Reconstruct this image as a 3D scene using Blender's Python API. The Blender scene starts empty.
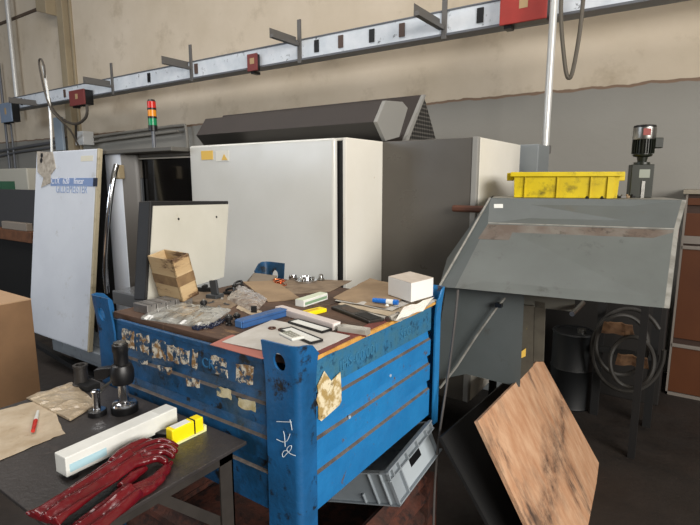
import bpy, bmesh, math, random
from mathutils import Vector, Matrix, noise
random.seed(4)
C = bpy.context.scene.collection
R = math.radians
# ------------------------------------------------------------------ camera
H = 1.72; F = 505.0; PITCH = math.atan(.1635); YAW = R(34.5)
cam_d = bpy.data.cameras.new('camera'); cam = bpy.data.objects.new('camera', cam_d); C.objects.link(cam)
cam.location = (0, 0, H); cam.rotation_euler = (math.pi/2 - PITCH, 0, YAW)
cam_d.lens = F/700*36; cam_d.sensor_width = 36; cam_d.clip_start = .02; cam_d.clip_end = 100
bpy.context.scene.camera = cam
# surveying helpers: where a sight line meets a real plane of the place
def sight(px, py):
    u = (px-350)/F; v = (262.5-py)/F
    Y = math.cos(PITCH)+v*math.sin(PITCH); Z = -math.sin(PITCH)+v*math.cos(PITCH)
    c, s = math.cos(YAW), math.sin(YAW)
    return Vector((u*c-Y*s, u*s+Y*c, Z))
O = Vector((0, 0, H))
def at_z(px, py, z): d = sight(px, py); return O+d*((z-H)/d.z)
def at_y(px, py, y): d = sight(px, py); return O+d*(y/d.y)
def at_x(px, py, x): d = sight(px, py); return O+d*(x/d.x)
def at_pl(px, py, p0, n): d = sight(px, py); return O+d*((Vector(p0)-O).dot(n)/d.dot(n))
# ------------------------------------------------------------------ materials
def hx(h):
    h = h.lstrip('#'); o = []
    for i in (0, 2, 4):
        c = int(h[i:i+2], 16)/255; o.append(c/12.92 if c <= .04045 else ((c+.055)/1.055)**2.4)
    return (*o, 1)
MATS = {}
def mat(name, col, r=.5, m=0, c2=None, sc=6, lo=.35, hi=.7, dirt=None, dsc=3, dlo=.55, dhi=.68, ds2=None, bump=0, bsc=60, st=(1, 1, 1), trans=0, alpha=1, coat=0, emit=0, sheen=0, rn=0):
    if name in MATS: return MATS[name]
    M = bpy.data.materials.new(name); M.use_nodes = True; nt = M.node_tree; N = nt.nodes; L = nt.links
    b = N['Principled BSDF']; b.inputs['Roughness'].default_value = r; b.inputs['Metallic'].default_value = m
    b.inputs['Base Color'].default_value = hx(col)
    b.inputs['Transmission Weight'].default_value = trans; b.inputs['Alpha'].default_value = alpha
    b.inputs['Coat Weight'].default_value = coat
    if emit: b.inputs['Emission Color'].default_value = hx(col); b.inputs['Emission Strength'].default_value = emit
    tc = N.new('ShaderNodeTexCoord'); mp = N.new('ShaderNodeMapping'); mp.inputs['Scale'].default_value = st
    L.new(tc.outputs['Object'], mp.inputs['Vector'])
    def nz(scale, det=5, rough=.6, v=mp):
        n = N.new('ShaderNodeTexNoise'); n.inputs['Scale'].default_value = scale; n.inputs['Detail'].default_value = det
        n.inputs['Roughness'].default_value = rough; L.new(v.outputs['Vector'], n.inputs['Vector']); return n
    def ramp(n, a, z):
        q = N.new('ShaderNodeMapRange'); q.inputs['From Min'].default_value = a; q.inputs['From Max'].default_value = z
        L.new(n.outputs['Fac'], q.inputs['Value']); return q
    def mix(fac, A, B):
        x = N.new('ShaderNodeMix'); x.data_type = 'RGBA'; L.new(fac.outputs[0], x.inputs[0])
        if isinstance(A, str): x.inputs[6].default_value = hx(A)
        else: L.new(A, x.inputs[6])
        x.inputs[7].default_value = hx(B); return x.outputs[2]
    cur = col
    if c2: cur = mix(ramp(nz(sc), lo, hi), cur, c2)
    if dirt:
        q = ramp(nz(dsc, 8, .7), dlo, dhi)
        if ds2:
            q2 = ramp(nz(ds2, 3, .5), .45, .6); mm = N.new('ShaderNodeMath'); mm.operation = 'MULTIPLY'
            L.new(q.outputs[0], mm.inputs[0]); L.new(q2.outputs[0], mm.inputs[1]); q = mm
        cur = mix(q, cur, dirt)
    if not isinstance(cur, str): L.new(cur, b.inputs['Base Color'])
    if rn:
        q = N.new('ShaderNodeMapRange'); q.inputs['To Min'].default_value = max(0, r-rn); q.inputs['To Max'].default_value = min(1, r+rn)
        q.inputs['From Min'].default_value = .3; q.inputs['From Max'].default_value = .7
        L.new(nz(4).outputs['Fac'], q.inputs['Value']); L.new(q.outputs[0], b.inputs['Roughness'])
    if bump:
        bp = N.new('ShaderNodeBump'); bp.inputs['Strength'].default_value = bump; bp.inputs['Distance'].default_value = .01
        L.new(nz(bsc, 4).outputs['Fac'], bp.inputs['Height']); L.new(bp.outputs['Normal'], b.inputs['Normal'])
    MATS[name] = M; return M
wallm = mat('plaster_cream', '#dacdba', .9, c2='#c9bba5', sc=.8, dirt='#b3a48d', dsc=2.2, dlo=.56, dhi=.8, bump=.25, bsc=12)
# lower band of the wall is painted grey up to 2.53 m
nt = wallm.node_tree; N = nt.nodes; L_ = nt.links; b = N['Principled BSDF']; src = b.inputs['Base Color'].links[0].from_socket
geo = N.new('ShaderNodeNewGeometry'); sep = N.new('ShaderNodeSeparateXYZ'); L_.new(geo.outputs['Position'], sep.inputs[0])
nn = N.new('ShaderNodeTexNoise'); nn.inputs['Scale'].default_value = 6; ad = N.new('ShaderNodeMath'); ad.operation = 'MULTIPLY_ADD'
L_.new(geo.outputs['Position'], nn.inputs['Vector'])
L_.new(nn.outputs['Fac'], ad.inputs[0]); ad.inputs[1].default_value = .05; L_.new(sep.outputs['Z'], ad.inputs[2])
def band(z0, z1):
    q = N.new('ShaderNodeMapRange'); L_.new(ad.outputs[0], q.inputs['Value']); q.inputs['From Min'].default_value = z0; q.inputs['From Max'].default_value = z1
    q.inputs['To Min'].default_value = 1; q.inputs['To Max'].default_value = 0; return q
def mx(fac, a, col):
    x = N.new('ShaderNodeMix'); x.data_type = 'RGBA'; L_.new(fac.outputs[0], x.inputs[0]); L_.new(a, x.inputs[6]); 
    if isinstance(col, str): x.inputs[7].default_value = hx(col)
    else: L_.new(col, x.inputs[7])
    return x.outputs[2]
g2 = N.new('ShaderNodeMix'); g2.data_type = 'RGBA'; g2.inputs[6].default_value = hx('#989690'); g2.inputs[7].default_value = hx('#8a8882')
n3 = N.new('ShaderNodeTexNoise'); n3.inputs['Scale'].default_value = 1.2; n3.inputs['Detail'].default_value = 6; L_.new(geo.outputs['Position'], n3.inputs['Vector']); L_.new(n3.outputs['Fac'], g2.inputs[0])
c_ = mx(band(2.58, 2.585), src, '#86705f'); c_ = mx(band(2.555, 2.56), c_, g2.outputs[2]); L_.new(c_, b.inputs['Base Color'])

concrete = mat('floor_concrete', '#2b231e', .75, c2='#1d1814', sc=1.5, dirt='#15110f', dsc=2.5, dlo=.5, dhi=.7, bump=.3, bsc=30, rn=.15)
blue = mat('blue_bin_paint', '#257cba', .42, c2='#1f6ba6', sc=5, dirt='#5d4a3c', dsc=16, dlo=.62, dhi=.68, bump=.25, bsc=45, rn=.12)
bluedk = mat('blue_scraped_shaded', '#17507f', .45, c2='#103753', sc=9, lo=.4, hi=.6, dirt='#14161a', dsc=14, dlo=.56, dhi=.62, bump=.3, bsc=50, rn=.1)  # scraped paint, with the shade on the bin's dim side mixed into the colour
bluepost = mat('blue_post_paint', '#1c5f96', .42, c2='#174a74', sc=6, dirt='#1a1d22', dsc=13, dlo=.58, dhi=.66, bump=.25, bsc=45, rn=.1)
bluetx = mat('blue_stamped_band', '#296c98', .5, c2='#3d6c80', sc=14, dirt='#1c4663', dsc=30, dlo=.55, dhi=.65, bump=.3, bsc=60)
grime = mat('grime_ledge', '#6d6560', .9, c2='#4a4341', sc=14, bump=.3)
label_worn = mat('worn_label', '#cfc8b8', .8, c2='#8a6a42', sc=38, lo=.46, hi=.56, dirt='#20425f', dsc=24, dlo=.5, dhi=.55, bump=.5, bsc=80)
label_pale = mat('worn_label_pale', '#cfc7ab', .8, c2='#a89868', sc=20, dirt='#2a4a63', dsc=16, dlo=.56, dhi=.6, bump=.3)
rust = mat('rusty_steel', '#5e3326', .8, c2='#33241f', sc=9, dirt='#2a1c1a', dsc=14, dlo=.5, dhi=.6, bump=.5, bsc=50)
cream = mat('cream_panel_paint', '#d4d4cf', .2, c2='#cacac4', sc=1.2, dirt='#b3a48a', dsc=2.2, dlo=.64, dhi=.85, rn=.08)
whitep = mat('white_panel_paint', '#dde3ec', .38, c2='#d2d8e2', sc=2, dirt='#a9a79f', dsc=5, dlo=.6, dhi=.8)
beige = mat('beige_edge_paint', '#b3a88d', .5, dirt='#8d8266', dsc=8)
creamside = mat('cream_side_paint', '#e6e3da', .4, c2='#dedacf', sc=2, dirt='#a2793c', dsc=4.5, dlo=.68, dhi=.73)
taupe = mat('taupe_cover_paint', '#5a5650', .33, c2='#504c46', sc=1.5, rn=.08)
brownhood = mat('brown_perforated_cover', '#2f2622', .6, c2='#28201c', sc=3)
darkcover = mat('dark_grey_cover', '#2a2826', .5, c2='#242220', sc=2)
plategrey = mat('light_grey_end_plate', '#8b8a86', .55)
black = mat('black_plastic', '#101012', .4)
blackm = mat('matt_black', '#0a0a0b', .8)
glassdk = mat('dark_window_glass', '#0b0a0a', .12, coat=.3)
chrome = mat('chrome', '#d8dade', .14, 1)
steel = mat('brushed_steel', '#a9a8a4', .32, 1, c2='#8b8a86', sc=18)
galv = mat('galvanised_trunking', '#e3e9f0', .4, .0, c2='#cdd6df', sc=5, dirt='#80868d', dsc=9, dlo=.6, dhi=.66)
galvdk = mat('galvanised_dark', '#6f7278', .5, .4)
bracket_m = mat('bracket_steel', '#6c6a68', .6, .3)
redbox = mat('red_switch_box', '#a8362e', .5, c2='#962f28', sc=5)
dkred = mat('dark_red_box', '#7c3a38', .6)
bluegrey = mat('blue_grey_enclosure', '#7e8fa6', .5)
hoodm = mat('grey_hood_paint', '#626765', .42, c2='#585c5a', sc=3, dirt='#35322c', dsc=7, dlo=.6, dhi=.8, rn=.1)
hoodtop = mat('grey_hood_upper', '#5d6262', .45, c2='#555a59', sc=4, dirt='#5c584f', dsc=10, dlo=.6, dhi=.75)
brownband = mat('brown_worn_strip', '#5d5047', .6, c2='#716c65', sc=7, lo=.42, hi=.66, dirt='#433a32', dsc=18)
hoodside = mat('grey_hood_side', '#4c5253', .5, c2='#434949', sc=3, dirt='#39352f', dsc=9, dlo=.62, dhi=.75)
oldtan = mat('grimy_bracket', '#4b473c', .7, c2='#3a352c', sc=12, dirt='#7a6a2a', dsc=9, dlo=.6, dhi=.68)
yellow = mat('yellow_tray_plastic', '#d6bd00', .45, c2='#c2a900', sc=8, dirt='#5d5410', dsc=11, dlo=.52, dhi=.72)
yellowp = mat('yellow_card', '#f2d800', .5)
pumpgreen = mat('dark_green_casting', '#1c2116', .4, c2='#161a11', sc=10)
boardm = mat('weathered_plywood', '#cba484', .7, c2='#b07f5c', sc=9, lo=.35, hi=.7, dirt='#4a3a31', dsc=5, dlo=.47, dhi=.64, ds2=1.3, bump=.4, bsc=60, st=(2.2, .7, 2.2))
cabm = mat('cabinet_rust_brown', '#5c3319', .5, c2='#522c16', sc=2)
cabtrim = mat('cabinet_grey_trim', '#7f7871', .5)
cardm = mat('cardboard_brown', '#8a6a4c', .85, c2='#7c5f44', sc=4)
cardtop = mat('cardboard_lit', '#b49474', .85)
tabletop_m = mat('table_black_steel', '#3a3635', .42, c2='#2c2827', sc=6, dirt='#4e4540', dsc=12, dlo=.55, dhi=.75, bump=.2, bsc=70, rn=.1)
tableleg_m = mat('table_leg_steel', '#38332f', .6, .2, c2='#292522', sc=8)
binwood = mat('grimy_bin_boards', '#5f4636', .75, c2='#33251d', sc=6, dirt='#92724f', dsc=9, dlo=.6, dhi=.72, bump=.4, bsc=40, st=(.4, 1, 1))
binedge = mat('fresh_plywood_edge', '#cf9c4c', .7, c2='#a8742f', sc=20)
paper = mat('paper_white', '#c4c1bb', .8, c2='#b3aea5', sc=10)
paperdirty = mat('paper_soiled', '#c2b49e', .85, c2='#a8957b', sc=9, dirt='#8c785e', dsc=14, dlo=.6, dhi=.75)
envelope = mat('manila_brown', '#9b8468', .85, c2='#87725a', sc=8)
pink = mat('pink_sheet', '#a9695d', .8)
redbrown = mat('red_brown_folder', '#7a3f36', .7, c2='#5e2f29', sc=9)
plastic_bag = mat('clear_bag', '#a9a9a4', .16, c2='#7d7b74', sc=14, lo=.35, hi=.65, bump=.25, bsc=30, coat=.8)
plastic_bag2 = mat('clear_bag_with_parts', '#9a8d82', .2, c2='#6b5c54', sc=26, lo=.4, hi=.65, bump=.3, bsc=30, coat=.7)
boxwhite = mat('white_carton', '#dfe0dc', .55, c2='#cfd0cb', sc=9)
boxgreen = mat('pale_green_carton', '#cfd8c0', .6)
boxpink = mat('pinkish_white_carton', '#cfc3bd', .55)
boxblue = mat('blue_box', '#345d94', .42, c2='#2c5080', sc=12)
bluecap = mat('blue_marker_plastic', '#1765bb', .35)
clearish = mat('clear_plastic_case', '#a9a59c', .15, coat=.5, c2='#8d8880', sc=9)
woodbox = mat('pale_box_wood', '#bfa67f', .75, c2='#a88a62', sc=6, dirt='#5c432c', dsc=5.5, dlo=.52, dhi=.58, st=(.5, .5, 2.2), bump=.3)
jawsteel = mat('soft_jaw_steel', '#9a9794', .42, .6, c2='#827f7c', sc=20)
darksteel = mat('dark_cast_steel', '#45484c', .45, .3)
copper = mat('copper_wire', '#c96f45', .25, 1)
redglove = mat('red_pvc_glove', '#640d16', .27, c2='#520911', sc=6, coat=.3)
rodred = mat('marker_red', '#b5281e', .4)
crategrey = mat('grey_crate_plastic', '#8f979d', .4, c2='#858d93', sc=6)
hose_m = mat('grey_hose', '#2c2a27', .6)
green_l = mat('stack_green', '#0c8a57', .3)
red_l = mat('stack_red', '#d02418', .3)
orange_l = mat('stack_orange', '#e8921a', .3)
bandblue = mat('printed_blue_band', '#7f97c4', .45)
textblue = mat('printed_blue_text', '#93a6c8', .5)
textwhite = mat('printed_white', '#e2e6ee', .5)
chalk = mat('chalk_white', '#c9d3da', .9)
stick_y = mat('sticker_yellow', '#e6bd55', .5)
bgbench = mat('bench_wood', '#7b5136', .7, c2='#5a3a28', sc=9)
wornrag = mat('torn_sticker', '#bdb5a8', .85, c2='#8d8478', sc=25)
lipw = mat('worn_white_edge', '#8f8e88', .5, c2='#75736d', sc=18, lo=.45, hi=.65)
# ------------------------------------------------------------------ mesh building
TM = {}
def _inv(parent): return TM[parent.name].inverted() if parent else Matrix()
class MB:
    def __init__(s, T=None): s.v = []; s.f = []; s.m = []; s.T = T or Matrix()
    def add(s, vs, fs, mi=0):
        o = len(s.v); s.v += [s.T @ Vector(v) for v in vs]
        s.f += [tuple(i+o for i in f) for f in fs]; s.m += [mi]*len(fs); return s
    def bx(s, x0, x1, y0, y1, z0, z1, mi=0):
        return s.add([(x, y, z) for z in (z0, z1) for y in (y0, y1) for x in (x0, x1)],
            [(0, 2, 3, 1), (4, 5, 7, 6), (0, 1, 5, 4), (2, 6, 7, 3), (0, 4, 6, 2), (1, 3, 7, 5)], mi)
    def box(s, c, d, mi=0):
        return s.bx(c[0]-d[0]/2, c[0]+d[0]/2, c[1]-d[1]/2, c[1]+d[1]/2, c[2]-d[2]/2, c[2]+d[2]/2, mi)
    def slab(s, pts, n, mi=0):          # polygon given in 3D, thickened along vector n
        pts = [Vector(p) for p in pts]; n = Vector(n); k = len(pts)
        return s.add(pts+[p+n for p in pts], [tuple(range(k))[::-1], tuple(range(k, 2*k))]+[(i, (i+1) % k, (i+1) % k+k, i+k) for i in range(k)], mi)
    def cyl(s, p0, p1, r, r2=None, n=20, mi=0, caps=True):
        p0, p1 = Vector(p0), Vector(p1); r2 = r if r2 is None else r2
        q = (p1-p0).to_track_quat('Z', 'Y').to_matrix()
        vs = []
        for p, rr in ((p0, r), (p1, r2)):
            vs += [p+q@Vector((rr*math.cos(2*math.pi*i/n), rr*math.sin(2*math.pi*i/n), 0)) for i in range(n)]
        fs = [(i, (i+1) % n, (i+1) % n+n, i+n) for i in range(n)]
        if caps: fs += [tuple(range(n))[::-1], tuple(range(n, 2*n))]
        return s.add(vs, fs, mi)
    def tube(s, pts, r, n=8, mi=0, smooth=4):
        pts = [Vector(p) for p in pts]
        if smooth and len(pts) > 2:
            o = []
            for i in range(len(pts)-1):
                a = pts[max(i-1, 0)]; b_ = pts[i]; c = pts[i+1]; d = pts[min(i+2, len(pts)-1)]
                for j in range(smooth):
                    t = j/smooth; o.append(.5*((2*b_)+(-a+c)*t+(2*a-5*b_+4*c-d)*t*t+(-a+3*b_-3*c+d)*t**3))
            o.append(pts[-1]); pts = o
        vs = []; k = len(pts); up = None
        for i, p in enumerate(pts):
            t = (pts[min(i+1, k-1)]-pts[max(i-1, 0)]).normalized()
            if up is None: up = t.orthogonal().normalized()
            up = (up-t*up.dot(t)).normalized(); w = t.cross(up)
            rr = r[i*len(r)//k] if isinstance(r, (list, tuple)) else r
            vs += [p+(up*math.cos(2*math.pi*j/n)+w*math.sin(2*math.pi*j/n))*rr for j in range(n)]
        fs = [(i*n+j, i*n+(j+1) % n, (i+1)*n+(j+1) % n, (i+1)*n+j) for i in range(k-1) for j in range(n)]
        fs += [tuple(range(n))[::-1], tuple(range((k-1)*n, k*n))]
        return s.add(vs, fs, mi)
    def lathe(s, prof, c=(0, 0, 0), n=28, mi=0):
        c = Vector(c); vs = []
        for r, z in prof: vs += [c+Vector((r*math.cos(2*math.pi*i/n), r*math.sin(2*math.pi*i/n), z)) for i in range(n)]
        k = len(prof); fs = [(a*n+i, a*n+(i+1) % n, (a+1)*n+(i+1) % n, (a+1)*n+i) for a in range(k-1) for i in range(n)]
        fs += [tuple(range(n))[::-1], tuple(range((k-1)*n, k*n))]
        return s.add(vs, fs, mi)
    def build(s, name, mats, parent=None, bevel=0, smooth=False, seg=2):
        if not isinstance(mats, (list, tuple)): mats = [mats]
        me = bpy.data.meshes.new(name)
        if parent: iv = _inv(parent); off = Vector((0, 0, 0)); vs = [iv@v for v in s.v]
        else:
            xs = [v.x for v in s.v]; ys = [v.y for v in s.v]; zs = [v.z for v in s.v]
            off = Vector(((min(xs)+max(xs))/2, (min(ys)+max(ys))/2, min(zs))); vs = [v-off for v in s.v]
        me.from_pydata([tuple(v) for v in vs], [], s.f)
        for m_ in mats: me.materials.append(m_)
        me.polygons.foreach_set('material_index', s.m)
        bm = bmesh.new(); bm.from_mesh(me); bmesh.ops.recalc_face_normals(bm, faces=bm.faces); bm.to_mesh(me); bm.free()
        if smooth:
            me.polygons.foreach_set('use_smooth', [True]*len(me.polygons)); me.set_sharp_from_angle(angle=R(40))
        o = bpy.data.objects.new(name, me); C.objects.link(o); o.location = off
        if parent: o.parent = parent
        TM[o.name] = Matrix.Translation(off) if not parent else TM[parent.name].copy()
        if bevel:
            b_ = o.modifiers.new('bevel', 'BEVEL'); b_.width = bevel; b_.segments = seg; b_.limit_method = 'ANGLE'; b_.harden_normals = False
        return o
def thing(name, label, cat, T=(0, 0, 0), group=None):
    o = bpy.data.objects.new(name, None); C.objects.link(o); o.empty_display_size = .1
    M = T if isinstance(T, Matrix) else Matrix.Translation(Vector(T))
    o.matrix_world = M; TM[o.name] = M.copy(); o['label'] = label; o['category'] = cat
    if group: o['group'] = group
    return o
def tag(o, label, cat, group=None):
    o['label'] = label; o['category'] = cat
    if group: o['group'] = group
    return o
def copy_tree(o, parent=None):
    c = o.copy(); C.objects.link(c)
    if parent: c.parent = parent
    for ch in [k for k in o.children]: copy_tree(ch, c)
    return c
def struct(o): o['kind'] = 'structure'; return o
def place(p, rz=0, rx=0, ry=0): return Matrix.Translation(Vector(p))@Matrix.Rotation(R(rz), 4, 'Z')@Matrix.Rotation(R(ry), 4, 'Y')@Matrix.Rotation(R(rx), 4, 'X')
def frame(o, xd, yd):      # matrix from origin, x direction, approximate y direction
    x = Vector(xd).normalized(); z = x.cross(Vector(yd)).normalized(); y = z.cross(x)
    return Matrix(((x.x, y.x, z.x, o[0]), (x.y, y.y, z.y, o[1]), (x.z, y.z, z.z, o[2]), (0, 0, 0, 1)))
def text(name, s, size, T, m, parent, depth=.001, sx=1, align='LEFT'):
    cu = bpy.data.curves.new(name, 'FONT'); cu.body = s; cu.size = size; cu.extrude = depth; cu.align_x = align
    t = bpy.data.objects.new(name+'_c', cu); C.objects.link(t); bpy.context.view_layer.update()
    me = bpy.data.meshes.new_from_object(t.evaluated_get(bpy.context.evaluated_depsgraph_get())); bpy.data.objects.remove(t)
    MM = _inv(parent)@T@Matrix.Scale(sx, 4, (1, 0, 0)); me.transform(MM); me.materials.clear(); me.materials.append(m); me.name = name
    o = bpy.data.objects.new(name, me); C.objects.link(o); o.parent = parent; return o
def sheet(corners, nx=14, ny=10, amp=.004, sc=14, seed=0, th=.001, bulge=0, ragged=0, raw=False):
    a, b_, c, d = [Vector(p) for p in corners]; m = MB(); g = []
    for j in range(ny+1):
        for i in range(nx+1):
            u, v = i/nx, j/ny; p = (a*(1-u)+b_*u)*(1-v)+(d*(1-u)+c*u)*v
            e = 4*u*(1-u)*4*v*(1-v)
            n_ = noise.noise(Vector((p.x*sc, p.y*sc, seed)))+.5*noise.noise(Vector((p.x*sc*2.3, p.y*sc*2.3, seed+9)))
            p = p+Vector((0, 0, amp*(n_+.8)+bulge*e**.5))
            if ragged and (i in (0, nx) or j in (0, ny)):
                p += Vector((noise.noise(p*60)*ragged, noise.noise(p*60+Vector((5, 5, 5)))*ragged, 0))
            g.append(p)
    k = (nx+1)*(ny+1); vs = g+[Vector((p.x, p.y, max(p.z-th-bulge*0, min(q.z for q in (a, b_, c, d))-.0005 if bulge else p.z-th))) for p in g]
    if bulge: vs = g+[(a*(1-(i % (nx+1))/nx)+b_*((i % (nx+1))/nx))*(1-(i//(nx+1))/ny)+(d*(1-(i % (nx+1))/nx)+c*((i % (nx+1))/nx))*((i//(nx+1))/ny)-Vector((0, 0, th)) for i in range(k)]
    fs = []
    W = nx+1
    for j in range(ny):
        for i in range(nx):
            q = j*W+i; fs.append((q, q+1, q+1+W, q+W)); fs.append((k+q, k+q+W, k+q+1+W, k+q+1))
    ring = [i for i in range(W)]+[j*W+nx for j in range(1, ny+1)]+[ny*W+i for i in range(nx-1, -1, -1)]+[j*W for j in range(ny-1, 0, -1)]
    for i in range(len(ring)):
        p, q = ring[i], ring[(i+1) % len(ring)]; fs.append((p, k+p, k+q, q))
    m.add(vs, fs); return m
# ================================================================== THE ROOM
WY = 5.2
XL, XR, YF, ZC = -16, 5.5, -6, 6.6
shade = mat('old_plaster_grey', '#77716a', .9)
struct(MB().bx(XL, XR, YF, WY, -.2, 0).build('floor', concrete))
wb = MB(); wb.bx(XL, XR, WY, WY+.3, 0, ZC); wbo = struct(wb.build('wall_back', wallm))
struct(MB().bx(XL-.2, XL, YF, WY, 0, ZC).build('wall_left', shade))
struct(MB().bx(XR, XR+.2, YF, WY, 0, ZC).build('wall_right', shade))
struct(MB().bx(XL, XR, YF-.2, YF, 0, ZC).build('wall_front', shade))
struct(MB().bx(XL, XR, YF, WY, ZC, ZC+.2).build('ceiling', mat('ceiling_grey', '#8a857c', .9)))
pil = mat('pilaster_tan', '#a5977d', .85, c2='#988a72', sc=2)
px0 = at_y(55, 0, 5.08).x; px1 = at_y(61, 0, 5.08).x
p = MB(); p.bx(px0, px1, 5.08, WY, 0, ZC); struct(p.build('trim_1', pil, bevel=.01))
p = MB(); p.bx(px1+.06, px1+.12, 5.16, WY, 0, ZC); struct(p.build('trim_2', pil, bevel=.01))
a = at_y(36, 0, 5.0); bq = at_y(54, 8, 5.0)
p = MB(); p.slab([(px0-.45, 4.9, ZC), (px0, 4.9, ZC), (px0, 4.9, bq.z-.1), (px0-.35, 4.9, bq.z)], (0, .3, 0)); struct(p.build('trim_3', pil, bevel=.01))
z1 = at_y(41, 8, WY).z
p = MB(); p.bx(XL, px0, WY-.03, WY, z1-.03, z1+.02); struct(p.build('trim_4', mat('ledge_shadow', '#5b4c40', .9)))  # dark strip painted in as the shadow of a wall ledge
# ------------------------------------------------------------------ busbar trunking on the wall
TY = 4.62
tz0 = at_y(400, 41.6, TY).z; tz1 = at_y(400, 20.5, TY).z; print('trunk', tz0, tz1)
xl = at_y(13, 117, TY).x
tr = thing('busbar_trunking', 'long galvanised busbar trunking running along the wall under the brackets', 'trunking', (-3, TY, tz0))
m = MB(); m.bx(xl, 3.5, TY, TY+.14, tz0, tz1); m.build('duct', galv, tr, bevel=.006)
m = MB(); m.bx(xl, 3.5, TY-.015, TY+.16, tz0-.02, tz0); m.build('lower_rail', galvdk, tr)
m = MB(); m.bx(xl, 3.5, TY-.01, TY+.16, tz1, tz1+.012); m.build('upper_rail', galvdk, tr)
dkplate = mat('joint_brown', '#57453d', .6)
for i_, x in enumerate([at_y(q, 118-.19*q, TY).x for q in (23, 66, 150, 197, 317, 341, 372, 402, 480)]):
    m = MB(); m.bx(x-.03, x+.03, TY-.012, TY, tz0+.04, tz1-.03); m.build('joint_cover', (black, dkplate)[i_ % 2], tr)
# tap-off boxes
def tap(px0_, px1_, y0_, y1_, name, label, cat, mm, cat_depth=.16, lid=None, yy=TY-.17):
    ym = (y0_+y1_)/2; x0 = at_y(px0_, ym, yy).x; x1 = at_y(px1_, ym, yy).x
    mid = (px0_+px1_)/2; z1_ = at_y(mid, y0_, yy).z; z0_ = at_y(mid, y1_, yy).z
    r_ = thing(name, label, cat, ((x0+x1)/2, yy+.16, z0_))
    m = MB(); m.bx(x0+.01, x1-.01, yy+.02, TY-.012, z0_, z1_); m.build('housing', black if lid is None else lid, r_, bevel=.004)
    m = MB(); m.bx(x0, x1, yy, yy+.025, z0_-.005, z1_+.005); m.build('cover', mm, r_, bevel=.005)
    m = MB(); w = (x1-x0); m.bx(x0+w*.5-.03, x0+w*.5+.04, yy-.003, yy, z0_+.4*(z1_-z0_), z0_+.75*(z1_-z0_)); m.build('rating_plate', mat('plate_tan', '#b59a72', .6), r_)
    m = MB(); m.bx(x0+.03, x0+.09, yy+.03, yy+.13, z0_-.03, z0_); m.build('hook', black, r_)
    if x1-x0 > .4: m = MB(); m.bx(x1-.2, x1-.15, yy+.03, yy+.1, z0_-.02, z0_); m.build('hook', black, r_)
    return r_
tap(500, 547, -12, 21, 'tap_off_box', 'large red tap-off box on trunking beside the vertical pipe at top right', 'electrical box', redbox)
tap(247, 256.5, 54, 70.5, 'tap_off_box', 'narrow red tap-off box in the middle of the trunking', 'electrical box', dkred, yy=TY-.08)
tap(69, 84, 90, 105, 'tap_off_box', 'small dull red tap-off box on trunking beside the wall pilaster', 'electrical box', dkred)
tap(0, 11, 103, 122, 'tap_off_box', 'blue-grey box at the far left end of the trunking', 'electrical box', bluegrey)
bl = ['wall bracket holding the trunking, left of the dull red box', 'wall bracket holding trunking, between dull red box and next bracket', 'wall bracket holding trunking above the black window of the lathe',
      'wall bracket holding trunking right of the narrow red box', 'wall bracket holding trunking left of the large red box']
for i, (pxb, pyb) in enumerate([(37, 87), (112, 67), (191, 47), (300, 20), (446, -3)]):
    x = at_y(pxb, pyb, TY).x
    r_ = thing('trunking_bracket', bl[i], 'bracket', (x, WY, tz0+.1), 'wall brackets under the trunking')
    if i: m = MB(); m.bx(x-.03, x+.02, TY-.02, TY+.0, tz0-.05, tz1+.22); m.build('strap', bracket_m, r_, bevel=.004)
    ya = at_x(pxb-27, pyb+14, x); zc_ = ya.z
    m = MB(); m.bx(x-.05, x+.0, ya.y, TY-.02, zc_-.03, zc_+.005); m.bx(x-.05, x-.045, ya.y, TY-.02, zc_-.03, zc_+.07); m.build('arm', bracket_m, r_)
    m = MB(); m.bx(x-.03, x+.01, TY+.145, WY, tz1-.05, tz1); m.build('wall_stub', bracket_m, r_)
# pipes and cables
pm = mat('pipe_white_steel', '#d4d5d3', .35, .3)
x = at_y(549, 85, 4.3).x
vp = thing('vertical_pipe', 'pale vertical steel pipe running down behind the yellow tray', 'pipe', (x, 4.3, 0))
m = MB(); m.cyl((x, 4.3, 0), (x, 4.3, ZC), .028); m.build('pipe', pm, vp, smooth=True)
m = MB(); m.cyl((x, 4.3, 1.93), (x, 4.3, 1.99), .045); m.build('clamp', bracket_m, vp, smooth=True)
x = at_y(12, 50, 5.05).x
m = MB(); m.cyl((x, 5.05, tz0-.1), (x, 5.05, ZC), .045); tag(m.build('vertical_pipe', pm, smooth=True), 'pale vertical pipe at top left rising from the blue-grey box', 'pipe')
x = at_y(2, 100, 5.1).x
m = MB(); m.cyl((x-.02, 5.12, 1.0), (x-.02, 5.12, 4.2), .025); m.cyl((x+.25, 5.12, 1.0), (x+.25, 5.12, tz0), .02); tag(m.build('conduit', galvdk, smooth=True), 'thin grey conduits dropping down the wall at the left edge', 'conduit')
m = MB(); m.tube([at_y(562, -20, 4.45), at_y(561, 20, 4.45), at_y(565, 65, 4.45), at_y(568.5, 78, 4.45), at_y(573, 70, 4.45), at_y(580, 30, 4.45), at_y(585, -20, 4.45)], .016)
tag(m.build('hanging_cable', mat('cable_grey', '#5f594f', .6), smooth=True), 'grey cable hanging in a loop right of the pale pipe', 'cable')
zb = at_y(150, 129, 5.1).z
m = MB(); m.tube([at_y(80, 140, 5.1), at_y(100, 136, 5.1), at_y(150, 129, 5.1), at_y(180, 125.5, 5.1), at_y(186, 128, 5.1), at_y(188, 155, 5.1)], .022, smooth=3)
m.tube([at_y(80, 144, 5.1), at_y(130, 137, 5.1), at_y(178, 131, 5.1)], .018, smooth=0)
tag(m.build('conduit', mat('conduit_grey', '#8a8780', .5), smooth=True), 'grey conduit bending down the wall behind the signal tower', 'conduit')
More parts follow.
